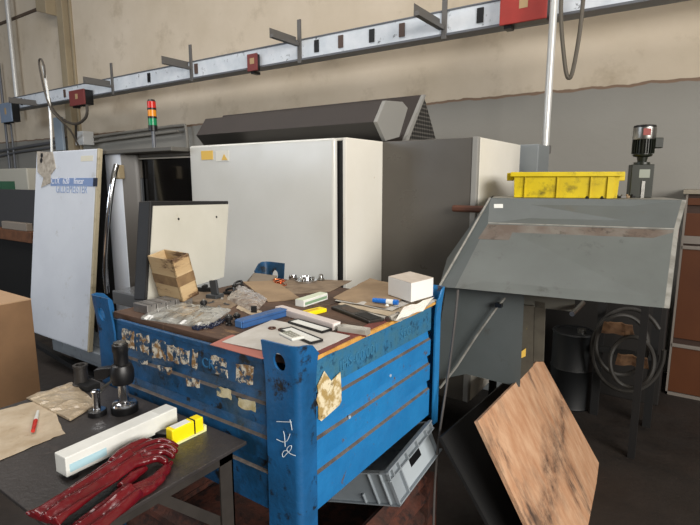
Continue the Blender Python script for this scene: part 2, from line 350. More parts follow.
m = MB(); m.tube([at_y(-5, 152, 5.12), at_y(20, 147.5, 5.12), at_y(54, 142, 5.12)], .03, smooth=0); m.tube([at_y(-5, 157, 5.12), at_y(18, 152, 5.12), at_y(54, 147, 5.12)], .022, smooth=0)
tag(m.build('conduit', galvdk, smooth=True), 'pair of grey conduits along the wall left of the blue plaque', 'conduit')
q = at_y(84.5, 138.5, 5.0)
m = MB(); m.box(q, (.28, .2, .24)); tag(m.build('junction_box', mat('junction_white', '#c6c8c8', .5), bevel=.01), 'small white junction box on the conduit beside the pilaster', 'junction box')
q = at_y(59.5, 134, 5.05)
m = MB(); m.box(q, (.3, .05, .62)); tag(m.build('wall_plaque', mat('plaque_blue', '#97a6b4', .5), bevel=.01), 'pale blue plaque mounted on the pilaster', 'plaque')
m = MB(); m.tube([at_y(87, 105, 4.4), at_y(86, 117, 4.4), at_y(76, 124, 4.4), at_y(62, 119, 4.4), at_y(52, 108, 4.4), at_y(49, 98, 4.4)], .022)
m.tube([at_y(76, 124, 4.6), at_y(76, 140, 4.9)], .02)
tag(m.build('drooping_cable', mat('cable_dark', '#4a443d', .6), smooth=True), 'dark cable drooping below the dull red box to the wall', 'cable')
pl_ = thing('air_line_pole', 'thin pole with a cable hooked over its top behind the white door panel', 'pole', (at_y(51, 150, 2.75).x, 2.75, 1.97))
m = MB(); m.tube([Vector((at_y(51.5, 152, 2.75).x, 2.75, 1.958)), at_y(50, 110, 2.75), at_y(45, 76, 2.75), at_y(43, 66, 2.75)], .013, smooth=4); m.build('pole', pm, pl_, smooth=True)
m = MB(); m.tube([at_y(45, 78, 2.74), at_y(44, 66, 2.74), at_y(41, 59, 2.74), at_y(39, 62, 2.74), at_y(41, 75, 2.74), at_y(46, 96, 2.74), at_y(53, 112, 2.74), at_y(70, 130, 2.9), at_y(78, 145, 3.0)], .010); m.build('cable', mat('cable_dark', '#4a443d', .6), pl_, smooth=True)
# ================================================================== CNC LATHE
lathe = thing('cnc_lathe', 'large cream and white computer-controlled lathe with blue lettering on its left panel', 'machine', (-3.2, 3, 0))
x0, x1 = -5.15, -4.10
P0 = Vector((x0, 2.09, .3)); upv = Vector((0, .225, 1.675)); nrm = Vector((1, 0, 0)).cross(upv).normalized()
if nrm.y > 0: nrm = -nrm
TP = frame(P0, (1, 0, 0), upv)      # panel frame: x right, y up the slope, z towards the viewer
if (TP.to_3x3()@Vector((0, 0, 1))).y > 0: print('flip')
W = x1-x0; Lh = upv.length
m = MB(TP); m.bx(0, W, 0, Lh, -.05, 0); fp = m.build('front_panel', whitep, lathe, bevel=.012)
m = MB(TP); m.bx(W, W+.025, 0, Lh, -.035, .004); m.build('panel_edge', beige, lathe, bevel=.006)
def pl_loc(px, py): return TP.inverted()@at_pl(px, py, P0, nrm)
a = pl_loc(51, 167.5); bb = pl_loc(99, 167.5); c_ = pl_loc(75, 180); a0 = pl_loc(75, 167)
by0 = pl_loc(75, 186).y; by1 = pl_loc(75, 178.5).y
by1 = pl_loc(80, 178).y; by0 = pl_loc(80, 186.3).y
m = MB(TP); m.bx(pl_loc(51, 180).x, W-.03, by0, by1, 0, .0015); bd = m.build('printed_band', bandblue, fp)
m = MB(TP); m.bx(W-.03, W+.027, by0, by1, 0, .0055); m.build('printed_band', mat('band_navy', '#1a2238', .4), fp)
xq = pl_loc(51.5, 180).x
for w_, o_ in (('CTX', 0), ('620', .21), ('linear', .40)): text('model_lettering', w_, (by1-by0)*1.05, TP@Matrix.Translation((xq+o_*.98, by0+.02, .002)), textwhite, bd, sx=1.0)
ty = pl_loc(75, 193).y
text('maker_lettering', 'GILDEMEISTER', .1, TP@Matrix.Translation((pl_loc(56, 190).x, ty, .001)), textblue, fp, sx=.82)
m = MB(TP); q = [pl_loc(*t) for t in ((37.5, 151.5), (53, 152), (56, 168), (51, 175), (51, 183), (41.5, 187.5), (44, 178), (38, 172))]; m.slab([(v.x, v.y, .001) for v in q], (0, 0, .004)); m.build('torn_sticker', wornrag, fp)
m = MB(TP)
for t in ((42.5, 155.5), (42, 160.5)):
    v = pl_loc(*t); m.cyl((v.x, v.y, 0), (v.x, v.y, .008), .022)
m.build('screw_hole', black, fp)
v = pl_loc(81, 156); vv = pl_loc(93, 161)
m = MB(TP); m.bx(v.x, vv.x, vv.y, v.y, 0, .001); m.build('notice_sticker', mat('sticker_cream', '#dcd9c8', .6), fp)
# body behind
m = MB(); m.bx(x0+.02, -3.98, 2.42, 3.6, .35, 1.93); m.bx(-3.98, -1.8, 2.66, 3.6, .3, 1.9); m.build('body', blackm, lathe)
m = MB(); m.bx(x0+.02, -3.2, 2.36+.0, 3.6, 1.93, 1.96); m.build('top_plate', mat('top_plate_grey', '#5c5a55', .5), lathe, bevel=.005)
# base
basem = mat('base_blue_grey', '#8b9298', .5, c2='#7b8288', sc=4, dirt='#4c4a46', dsc=6)
m = MB(); m.bx(-4.95, -1.8, 2.2, 3.6, .12, .32); m.bx(-4.6, -1.8, 2.12, 3.5, .2, .3); m.build('base', basem, lathe, bevel=.01)
m = MB(); m.bx(-4.6, -1.9, 2.35, 3.4, 0, .12); m.build('plinth', blackm, lathe)
# door section between panel and cover
dY = 2.57
def dz(py, px=150): return at_y(px, py, dY).z
X = lambda px, yy=dY: at_y(px, 200, yy).x
xa, xb, xc, xd = X(103), X(128, dY-.03), X(139), X(196)
m = MB(); m.bx(xa, -3.0, dY-.03, dY+.05, at_y(160, 157, dY).z+.0, at_y(160, 151.5, dY).z); m.build('door_head', mat('head_grey', '#66635d', .5), lathe, bevel=.006)
# curved door strip
def arc_panel(xs, ys, z0, z1, th=.02, mi=0, M_=None):
    m = M_ or MB(); n = len(xs)
    vs = [(xs[i], ys[i], z) for z in (z0, z1) for i in range(n)]+[(xs[i], ys[i]+th, z) for z in (z0, z1) for i in range(n)]
    fs = []
    for i in range(n-1):
        fs += [(i, i+1, n+i+1, n+i), (2*n+i, 3*n+i, 3*n+i+1, 2*n+i+1), (i, 2*n+i, 2*n+i+1, i+1), (n+i, n+i+1, 3*n+i+1, 3*n+i)]
    fs += [(0, n, 3*n, 2*n), (n-1, 3*n-1, 4*n-1, 2*n-1)]
    m.add(vs, fs, mi); return m
x_0, x_1 = X(110, 2.45), X(127, 2.45); k = 9
xs = [x_0+(x_1-x_0)*i/(k-1) for i in range(k)]; ys = [dY-.12-.05*math.sin(math.pi*(.15+.6*i/(k-1))) for i in range(k)]
door = arc_panel(xs, ys, .42, 1.93); door = door.build('sliding_door', whitep, lathe, smooth=True)
m = arc_panel([x_1-.005+i*.02 for i in range(5)], [ys[-1]-.0+.03*i for i in range(5)], .42, 1.93); m.build('door_edge', mat('door_edge_bronze', '#3f3a34', .35), lathe, smooth=True)
xf = X(139)
m = MB(); m.bx(x_1+.06, xf, dY-.02, dY+.05, .5, 1.92); m.build('window_frame', mat('frame_bronze', '#57524a', .4), lathe, bevel=.005)
m = MB(); m.bx(xf-.01, xf+.01, dY-.03, dY-.02, .5, 1.86); m.bx(xf, -3.0, dY-.035, dY-.025, at_y(160, 157.5, dY).z-.012, at_y(160, 157.5, dY).z); m.build('window_seal', mat('seal_light', '#a8a294', .4), lathe)
m = MB(); m.bx(xf, -3.0, dY+.0, dY+.02, .5, 1.93); gl = m.build('window', glassdk, lathe)
m = MB(); v = at_y(141.5, 196, dY-.02); m.box(v, (.05, .03, .3)); m.build('door_latch', mat('latch_grey', '#35383c', .4), lathe, bevel=.006)
hp = [at_y(116.5, 165, 2.22), at_y(113, 180, 2.17), at_y(109, 210, 2.13), at_y(106.3, 245, 2.12), at_y(105.3, 270, 2.13), at_y(107, 292, 2.2)]
m = MB(); m.tube(hp, .02, n=12, smooth=6); hd = m.build('handle', chrome, door, smooth=True)
m = MB(); v = at_y(119, 172, 2.3); m.box(v, (.07, .06, .11)); m.build('handle_mount', mat('mount_tan', '#8f8064', .5), door, bevel=.01)
v0 = at_y(106, 295, 2.15); v1 = at_y(136, 286, 2.15)
m = MB(); m.bx(v0.x, -3.2, 2.2, 2.6, v0.z-.08, v0.z+.03); m.build('door_sill', mat('sill_grey', '#9a9c9e', .25, .6), lathe, bevel=.01)
m = MB(); m.bx(xa, -3.2, 2.4, 2.6, .3, .5); m.build('lower_apron', darkcover, lathe)
# cover one
m = MB(); cx0, cx1 = -3.18, -1.835
m.bx(cx0, cx1, 2.5, 2.545, .35, 1.97); cv = m.build('front_cover', cream, lathe, bevel=.018, seg=4)
m = MB(); m.bx(cx0+.03, -1.8, 2.55, 3.02, .35, 1.955); m.build('cover_gap', black, lathe)
m = MB(); m.bx(-1.80, -1.775, 2.54, 3.012, .35, 1.97); m.build('side_cover', creamside, lathe, bevel=.004)
m = MB(); m.bx(cx0+.03, -1.78, 2.56, 3.012, 1.955, 1.972); m.build('cover_top', creamside, lathe)
m = MB(); v0 = at_y(201, 151, 2.498); v1 = at_y(213, 159.5, 2.498); m.bx(v0.x, v1.x, 2.4975, 2.5, v1.z, v0.z); m.build('warning_sticker', stick_y, cv)
m = MB(); v0 = at_y(215.5, 151, 2.498); v1 = at_y(229, 161, 2.498); m.bx(v0.x, v1.x, 2.4975, 2.5, v1.z, v0.z); s2 = m.build('warning_sticker', mat('sticker_pale', '#e4e2d8', .5), cv)
m = MB(); q = [at_y(224, 154, 2.496), at_y(227.5, 160, 2.496), at_y(221.5, 160, 2.496)]; m.slab(q, (0, -.001, 0)); m.build('warning_triangle', stick_y, s2)
# cover two (rear electrical cabinet)
m = MB(); m.bx(-1.775, -1.15, 2.965, 2.99, .3, 1.972); m.build('rear_cover', taupe, lathe, bevel=.004)
m = MB(); m.bx(-1.15, -1.112, 2.96, 3.0, .3, 1.975); m.build('rear_cover_edge', plategrey, lathe, bevel=.006)
m = MB(); m.bx(-1.77, -1.125, 2.99, 3.81, .3, 1.965); m.build('rear_cabinet', darkcover, lathe)
m = MB(); m.bx(-1.135, -1.112, 3.0, 3.816, .3, 1.972); m.build('rear_side_cover', creamside, lathe, bevel=.003)
v0 = at_y(518, 141, 3.95); v1 = at_y(541, 143, 3.95)
m = MB(); m.bx(v0.x-.3, v1.x, 3.9, 4.22, 0, v0.z-.03); tag(m.build('control_cabinet', mat('cabinet_blue_grey', '#7f8588', .5), bevel=.008), 'blue-grey cabinet standing between cream machine side and pale pipe', 'cabinet')
# duct on top
hxp = [(377, 121.7), (385.7, 100.5), (402.8, 101.8), (408, 108), (399.4, 137), (385.7, 141)]
hp = [at_x(a_, b_, -1.80) for a_, b_ in hxp]; print('duct', [tuple(round(c, 2) for c in v) for v in hp])
duct = thing('dust_cover', 'long dark brown perforated roof cover lying on top of the lathe', 'cover', (-3, 3.3, 1.98))
dl_ = at_y(196, 136, hp[0].y).x; m = MB(); m.slab([(dl_, v.y, v.z) for v in hp], (-1.83-dl_, 0, 0)); m.m = [0, 0, 1, 1, 1, 0, 0, 0]; m.build('front_duct', [darkcover, brownhood], duct, bevel=.004)
m = MB(); m.slab([(-1.83, v.y, v.z) for v in hp], (.03, 0, 0)); m.build('end_plate', plategrey, duct, bevel=.003)
RX = -1.86; tri = [at_x(423.3, 94.6, RX), at_x(403, 141, RX), at_x(438.5, 138, RX)]; print('tri', tri)
f0 = (tri[1].y, 1.985); pk = (tri[0].y, tri[0].z); k0 = (tri[2].y, 1.985)
m = MB(); rl_ = at_y(200, 146, f0[0]).x; m.slab([(rl_, *f0), (rl_, *pk), (rl_, *k0)], (RX-.02-rl_, 0, 0)); m.build('roof', brownhood, duct)
m = MB(); m.slab([(RX-.02, *f0), (RX-.02, *pk), (RX-.02, pk[0]+.03, pk[1]-.0), (RX-.02, f0[0]+.05, f0[1])], (.03, 0, 0)); m.build('end_frame', plategrey, duct)
perf = bpy.data.materials.new('perforated_black'); perf.use_nodes = True
n_ = perf.node_tree.nodes; l_ = perf.node_tree.links; vo = n_.new('ShaderNodeTexVoronoi'); vo.inputs['Scale'].default_value = 32; vo.inputs['Randomness'].default_value = 0
tc = n_.new('ShaderNodeTexCoord'); l_.new(tc.outputs['Object'], vo.inputs['Vector']); mr = n_.new('ShaderNodeMapRange'); mr.inputs['From Min'].default_value = .62; mr.inputs['From Max'].default_value = .7
l_.new(vo.outputs['Distance'], mr.inputs['Value']); mi_ = n_.new('ShaderNodeMix'); mi_.data_type = 'RGBA'; l_.new(mr.outputs[0], mi_.inputs[0]); mi_.inputs[6].default_value = (.004, .004, .004, 1); mi_.inputs[7].default_value = hx('#5d5a56')
l_.new(mi_.outputs[2], n_['Principled BSDF'].inputs['Base Color']); n_['Principled BSDF'].inputs['Roughness'].default_value = .6
m = MB(); m.slab([(RX-.02, f0[0]+.05, f0[1]), (RX-.02, pk[0]+.02, pk[1]-.02), (RX-.02, *k0)], (.02, 0, 0)); m.build('end_mesh', perf, duct)
# signal tower
sx = at_y(152.5, 120, 3.1).x
st_ = thing('signal_tower', 'slim signal tower with red, orange and green lamps on top of the lathe', 'signal light', (sx, 3.1, 1.965))
zz = lambda py: at_y(152.5, py, 3.1).z
m = MB(); m.cyl((sx, 3.1, 1.965), (sx, 3.1, zz(129)), .018); m.build('pole', galvdk, st_, smooth=True)
m = MB(); m.cyl((sx, 3.1, zz(131)), (sx, 3.1, zz(125.5)), .042); m.cyl((sx, 3.1, zz(101.5)), (sx, 3.1, zz(99.5)), .04, .03)
for a_ in (118.5, 110): m.cyl((sx, 3.1, zz(a_)), (sx, 3.1, zz(a_-2)), .042)
m.build('housing', black, st_, smooth=True)
for a_, b_, mm, nm in ((108, 101.5, red_l, 'red_lamp'), (116.5, 110, orange_l, 'orange_lamp'), (125.5, 118.5, green_l, 'green_lamp')):
    m = MB(); m.cyl((sx, 3.1, zz(a_)), (sx, 3.1, zz(b_)), .04); m.build(nm, mm, st_, smooth=True)
# ================================================================== BACKGROUND LEFT
m = MB(); m.bx(-11.9, -10.0, 4.3, 5.0, 0, 1.93); tag(m.build('machine_enclosure', mat('enclosure_cream', '#c2bfb2', .6), bevel=.02), 'cream machine enclosure at the left edge behind the white panel', 'machine')
bn = thing('workbench', 'long wooden workbench in the shade at the left edge', 'workbench', (-7.6, 3.2, 0))
v = at_y(30, 232, 3.2); 
m = MB(); m.bx(-9.6, v.x, 3.2, 3.9, v.z-.16, v.z); m.build('bench_top', bgbench, bn, bevel=.01)
m = MB(); m.bx(-9.5, v.x-.05, 3.25, 3.8, 0, v.z-.16); m.build('bench_body', blackm, bn)
v0 = at_y(-10, 190, 3.3); v1 = at_y(32, 222, 3.3)
m = MB(); m.slab([(v0.x-.4, 3.3, v.z), (v1.x, 3.3, v.z), (v1.x-.06, 3.45, at_y(31, 190, 3.4).z), (v0.x-.4, 3.45, at_y(31, 190, 3.4).z)], (0, .05, 0)); tag(m.build('grey_screen', mat('screen_grey', '#3b3c3f', .5), bevel=.01), 'dark grey sloping board standing on the workbench', 'board')
m = MB(); m.bx(-8.4, v1.x+.05, 3.2, 3.285, v.z, v.z+.11); tag(m.build('storage_box', mat('box_taupe', '#8f857a', .7), bevel=.01), 'low taupe box on the workbench below the grey board', 'box')
v2 = at_y(0, 185, 3.6); m = MB(); m.bx(v2.x-.5, at_y(8, 185, 3.6).x, 3.5, 3.7, v.z, v2.z+.06); tag(m.build('green_case', mat('case_green', '#2d5a46', .5)), 'green case at the left edge above the grey board', 'case')
# cardboard box
bz = .95; q = at_z(31, 298, bz)
cb = thing('cardboard_box', 'tall brown cardboard box on the floor at the left edge', 'box', (q.x-.27, q.y-.4, 0))
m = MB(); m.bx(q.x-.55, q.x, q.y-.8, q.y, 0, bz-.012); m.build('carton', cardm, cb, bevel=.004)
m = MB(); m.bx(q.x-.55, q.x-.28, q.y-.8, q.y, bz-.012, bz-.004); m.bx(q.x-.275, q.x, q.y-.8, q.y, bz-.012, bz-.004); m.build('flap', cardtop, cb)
m = MB(); m.slab([at_z(28, 343, .0), at_z(32, 341, .0), at_z(112, 388, .0), at_z(108, 392, .0)], (0, 0, .05)); tag(m.build('steel_bar', blackm, bevel=.004), 'dark steel bar on the floor in front of the lathe base', 'bar')
# ================================================================== BLUE STACKING BIN
BX0, BX1, BY0, BY1, BZ0, BZ1 = -2.05, -.936, 1.09, 2.12, .645, 1.16
bin_ = thing('stacking_bin', 'big blue steel stacking bin topped with grimy boards and clutter', 'bin', ((BX0+BX1)/2, (BY0+BY1)/2, .6))
LV = [1.16]; DP = [.02]; MI = []
for zc in (1.012, .895, .775):
    LV += [zc+.042, zc+.038, zc+.003, zc-.004]; DP += [.02, .002, .011, .021]; MI += [0, 3, 0, 1]
LV.append(.645); DP.append(.02); MI.append(0); MI[0] = 2
def side(kind):
    m = MB(); n = len(LV)
    for i in range(n-1):
        mi = MI[i]
        z0, z1, d0, d1 = LV[i], LV[i+1], DP[i], DP[i+1]
        if kind == 'R': m.slab([(BX1-.03+d0, BY0+.05, z0), (BX1-.03+d0, BY1-.1, z0), (BX1-.03+d1, BY1-.1, z1), (BX1-.03+d1, BY0+.05, z1)], (-.006, 0, 0), mi)
        if kind == 'B': m.slab([(BX0+.05, BY1-.01-d0, z0), (BX1-.05, BY1-.01-d0, z0), (BX1-.05, BY1-.01-d1, z1), (BX0+.05, BY1-.01-d1, z1)], (0, .006, 0), mi)
        if kind == 'F': m.slab([(BX0+.1, BY0+.03-d0, z0), (BX1-.1, BY0+.03-d0, z0), (BX1-.1, BY0+.03-d1, z1), (BX0+.1, BY0+.03-d1, z1)], (0, .006, 0), mi)
        if kind == 'L': m.slab([(BX0+.03-d0, BY0+.05, z0), (BX0+.03-d0, BY1-.05, z0), (BX0+.03-d1, BY1-.05, z1), (BX0+.03-d1, BY0+.05, z1)], (.006, 0, 0), mi)
    return m
navyline = mat('blue_undercut', '#1a4a75', .6)
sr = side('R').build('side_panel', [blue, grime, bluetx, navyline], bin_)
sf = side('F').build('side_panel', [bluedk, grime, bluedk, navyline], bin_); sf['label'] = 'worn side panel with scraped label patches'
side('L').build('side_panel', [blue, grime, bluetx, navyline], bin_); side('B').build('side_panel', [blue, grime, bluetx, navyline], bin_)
m = MB(); m.bx(BX0+.04, BX1-.04, BY0+.04, BY1-.04, BZ0, BZ0+.02); m.build('bin_floor', bluedk, bin_)
# rim
m = MB(); m.bx(BX0+.15, BX1-.15, BY0+.006, BY0+.02, 1.145, 1.165); m.build('rim', bluedk, bin_, bevel=.003)
# corner posts: two flanges each, flared head with hole
def post(cx, cy, sx_, sy_, zb_, wx, wy, top, m_, hole=True, rc_=.022):
    t = .008; path = []          # (outward distances measured from the corner) along x flange, round corner, y flange
    path.append((wx, 0)); path.append((wx*.5, 0))
    for k in range(7): an = math.pi/2*k/6; path.append((rc_-rc_*math.sin(an), rc_-rc_*math.cos(an)))
    path += [(0, wy*.6), (0, wy)]
    zs = [zb_, .9, 1.1, 1.15, 1.19, top]; fl = [0, 0, 0, .004, .010, .016]
    m = MB(); n = len(path); vs = []
    for inner in (0, t):
        for z, f_ in zip(zs, fl):
            for k, (a_, b_) in enumerate(path):
                zz_ = z
                if z == top and k >= n-2: zz_ = z-(.008 if k == n-2 else .045)
                ga = f_*(1-min(1, a_/max(wx, 1e-6))) if a_ < rc_ else 0
                # flange normals: x flange faces sy_, y flange faces sx_
                nx_, ny_ = (0, 1) if b_ == 0 and a_ > 0 else ((1, 0) if a_ == 0 and b_ > 0 else (.7, .7))
                off = f_-inner
                vs.append((cx-sx_*a_+sx_*nx_*off, cy-sy_*b_+sy_*ny_*off, zz_))
    L = len(zs); N_ = n*L; fs = []
    for l in range(L-1):
        for k in range(n-1):
            q = l*n+k; fs += [(q, q+1, q+1+n, q+n), (N_+q, N_+q+n, N_+q+1+n, N_+q+1)]
        for k in (0, n-1): q = l*n+k; fs.append((q, q+n, N_+q+n, N_+q))
    for k in range(n-1):
        fs.append((k, N_+k, N_+k+1, k+1)); q = (L-1)*n+k; fs.append((q, q+1, N_+q+1, N_+q))
    m.add(vs, fs)
    o = m.build('corner_post', m_, bin_, smooth=True)
    if hole:      # punch the round hole, then bake it into the mesh
        c = MB(); c.cyl((cx-sx_*wx*.5, cy-.06, 1.175), (cx-sx_*wx*.5, cy+.06, 1.175), .024, n=28); c.v = [Vector((v.x, v.y, 1.175+(v.z-1.175)*1.25)) for v in c.v]
        co = c.build('cutter', m_, bin_); bo = o.modifiers.new('hole', 'BOOLEAN'); bo.object = co; bo.operation = 'DIFFERENCE'; bo.solver = 'EXACT'
        bpy.context.view_layer.update(); me = bpy.data.meshes.new_from_object(o.evaluated_get(bpy.context.evaluated_depsgraph_get()))
        o.modifiers.clear(); o.data = me; bpy.data.objects.remove(co)
    return o

post(BX1, BY0, 1, -1, .58, .135, .085, 1.236, bluepost)
post(BX0, BY0, -1, -1, .58, .135, .085, 1.25, bluepost)
post(BX1, BY1, 1, 1, .58, .06, .07, 1.235, blue, hole=False)
post(BX0, BY1, -1, 1, .58, .13, .085, 1.25, bluedk)
# worn label patches on the shaded side
def blob(pts, p3, nrm_, th=.0015, jit=1.2, seed=0):
    random.seed(seed); out = []
    n = len(pts)
    for i in range(n):
        a_, b_ = pts[i], pts[(i+1) % n]
        for t in (0, .25, .5, .75):
            x_ = a_[0]+(b_[0]-a_[0])*t; y_ = a_[1]+(b_[1]-a_[1])*t
            out.append(p3(x_+random.uniform(-jit, jit)*.5, y_+random.uniform(-jit, jit)))
    m = MB(); m.slab(out, Vector(nrm_)*th); return m
fy = BY0+.01
lf = lambda x_, y_: at_y(x_, y_, fy-.0005)
for i, (x_, y_, w_, h_) in enumerate([(128, 338, 12, 17), (143, 343.5, 12, 18), (159, 349.5, 13, 19), (173, 354, 12, 16), (185, 357, 9, 14), (195, 359, 5, 20), (219, 361, 15, 9), (221, 372, 14, 7), (245, 374, 17, 18)]):
    s_ = .27*1
    pts = [(x_-w_/2, y_-h_/2-w_*.13), (x_+w_/2, y_-h_/2+w_*.13), (x_+w_/2, y_+h_/2+w_*.13), (x_-w_/2, y_+h_/2-w_*.13)]
    blob(pts, lf, (0, -1, 0), seed=i).build('label_patch', label_worn, sf)
for i, (x_, y_, w_, h_) in enumerate([(143, 362, 9, 4), (165, 370, 14, 7), (193, 383, 13, 8), (224, 393, 15, 9), (247, 404, 17, 10)]):
    pts = [(x_-w_/2, y_-h_/2-w_*.13), (x_+w_/2, y_-h_/2+w_*.13), (x_+w_/2, y_+h_/2+w_*.13), (x_-w_/2, y_+h_/2-w_*.13)]
    blob(pts, lf, (0, -1, 0), seed=i+20).build('label_patch', label_pale if i > 2 else label_worn, sf)
# stamped lettering
for s_, xx in (('CR', 204),):
    q = at_y(202, 366, fy-.001)
    text('stamped_lettering', 'CR', .05, frame(q, (1, 0, 0), (0, 0, 1)), mat('stamp_blue', '#2a648f', .5), sf, depth=.002)
q0 = Vector((BX1-.03+.0205, 1.31, 1.085))
for w_, o_ in (('IHS-00.001', 0), ('SEG', .42)): text('stamped_lettering', w_, .055, frame(q0+Vector((0, o_, 0)), (0, 1, 0), (0, 0, 1)), mat('stamp_teal', '#3a7699', .45), sr, depth=.003)
# chalk marks on the post
ch = lambda x_, y_: at_y(260+x_/8.75, 410+y_/8.75, BY0-.009)
m = MB()
for pts in ([(145, 100), (200, 103), (275, 105)], [(262, 85), (272, 125), (280, 175)], [(205, 185), (215, 230), (220, 320)], [(145, 255), (200, 280), (240, 265), (262, 210)],
            [(310, 400), (270, 385), (235, 350), (250, 320), (275, 312), (270, 345), (235, 380), (205, 412), (195, 385), (215, 355), (245, 362)]):
    m.tube([ch(*p_) for p_ in pts], .0013, n=5, smooth=3)
m.build('chalk_mark', chalk, bin_)
# torn paper label on the lit side
lr = lambda x_, y_: at_x(x_, y_, BX1-.006)
random.seed(5)
m = MB(); m.slab([lr(*p_) for p_ in ((317, 386), (324, 371), (331, 381), (340, 372), (341, 388), (341, 401), (339, 405), (329, 414), (321, 421), (318, 419), (318, 405), (316, 400), (318, 393))], (.002, 0, 0))
m.build('torn_label', mat('torn_label_paper', '#d9cdae', .8, c2='#a48a55', sc=26, lo=.45, hi=.55, dirt='#6d5a36', dsc=18, dlo=.58, dhi=.64), sr)
m = MB(); 
for (x_, y_) in ((390, 375.5), (349, 417)): v = at_x(x_, y_, BX1-.011); m.cyl(v, v+Vector((.004, 0, 0)), .006)
m.build('rivet', mat('rivet_pale', '#a8b8c8', .5), sr)
m = MB(); m.bx(BX0+.05, BX1-.25, BY0+.25, BY0+.33, .6, .645); m.build('skid', bluedk, bin_); m = MB(); m.bx(BX0+.05, BX1-.25, BY1-.35, BY1-.27, .6, .645); m.build('skid', bluedk, bin_)
# boards on top
TZ = 1.175
bd = []
W3 = (BX1-.021-BX0-.06)/3
bdl = ['grimy board on top of the blue bin beside the leaning cream panel', 'grimy middle board on top of the blue bin under the clutter', 'grimy board with pale broken edge on the right of the blue bin']
for i in range(3):
    y0_ = BY0+.045; x_0 = BX0+.06+i*W3
    m = MB(); m.bx(x_0+.002, x_0+W3-.002, y0_, BY1-.05, 1.145, TZ)
    if i < 2: tag(m.build('cover_board', binwood, bevel=.003), bdl[i], 'board', 'boards covering the blue bin')
    else:
        r_ = thing('cover_board', bdl[i], 'board', (x_0+W3/2, 1.6, 1.145), 'boards covering the blue bin'); m.build('board', binwood, r_, bevel=.003)
        m = MB(); random.seed(2); pts = [(BX1-.046, y0_+.0)]
        k = 20; top = [(y0_+(BY1-.05-y0_)*j/k, random.uniform(-.003, .003)) for j in range(k+1)]
        vs = []; 
        for yy, r0 in top: vs += [(BX1-.021, yy, TZ), (BX1-.004+r0, yy, TZ+.002+r0*.5), (BX1-.002+r0, yy, TZ-.010), (BX1-.021, yy, TZ-.014)]
        fs = [(j*4+a_, j*4+(a_+1) % 4, (j+1)*4+(a_+1) % 4, (j+1)*4+a_) for j in range(k) for a_ in range(4)]+[(0, 1, 2, 3), (k*4+3, k*4+2, k*4+1, k*4)]
        m.add(vs, fs); m.build('splintered_edge', binedge, r_)
# ------------------------------------------------------------------ rusty bin below
rb = thing('rusty_bin', 'rusty brown steel bin underneath the blue bin', 'bin', ((BX0+BX1)/2, (BY0+BY1)/2, 0))
def corr(x0_, y0_, x1_, y1_, z0_, z1_, n, amp, out):
    m = MB(); k = n*8; vs = []; out = Vector(out)
    for i in range(k+1):
        t = i/k; o_ = amp*max(-1, min(1, 1.8*math.sin(2*math.pi*n*t)))
        vs.append((t, o_))
    P = []
    for z_i in range(0, k+1):
        z_ = z0_+(z1_-z0_)*z_i/k; o_ = vs[z_i][1]
        for (xx, yy) in ((x0_, y0_), (x1_, y1_)): P.append(Vector((xx, yy, z_))+out*o_)
    fs = [(2*i, 2*i+1, 2*i+3, 2*i+2) for i in range(k)]
    nb = len(P); P += [p-out*.006 for p in P]; fs += [(nb+2*i, nb+2*i+2, nb+2*i+3, nb+2*i+1) for i in range(k)]
    fs += [(2*i, 2*i+2, nb+2*i+2, nb+2*i) for i in range(k)]+[(2*i+1, nb+2*i+1, nb+2*i+3, 2*i+3) for i in range(k)]
    m.add(P, fs); return m
corr(BX1-.03, BY0+.03, BX1-.03, BY1-.09, .08, .38, 3, .016, (1, 0, 0)).build('side_panel', rust, rb)
corr(BX0+.1, BY0+.03, BX1-.1, BY0+.03, .08, .44, 3, .016, (0, -1, 0)).build('side_panel', rust, rb)
corr(BX0+.1, BY1-.03, BX1-.1, BY1-.03, .08, .44, 3, .016, (0, 1, 0)).build('side_panel', rust, rb)
corr(BX0+.03, BY0+.03, BX0+.03, BY1-.03, .08, .44, 3, .016, (-1, 0, 0)).build('side_panel', rust, rb)
for (cx_, cy_, sx_, sy_) in ((BX1, BY0, 1, 1), (BX0, BY0, -1, 1), (BX0, BY1, -1, -1)):
    m = MB(); m.bx(min(cx_, cx_-sx_*.1), max(cx_, cx_-sx_*.1), min(cy_, cy_+sy_*.008), max(cy_, cy_+sy_*.008), 0, .575); m.bx(min(cx_, cx_-sx_*.008), max(cx_, cx_-sx_*.008), min(cy_, cy_+sy_*.08), max(cy_, cy_+sy_*.08), 0, .575); m.build('corner_post', bluedk if cy_ == BY0 else rust, rb)
m = MB(); m.bx(BX1-.05, BX1, BY1-.1, BY1, 0, .3); m.build('corner_post', rust, rb)
m = MB(); m.bx(BX0+.03, BX1-.03, BY0+.03, BY1-.03, .08, .1); m.build('bin_floor', rust, rb)
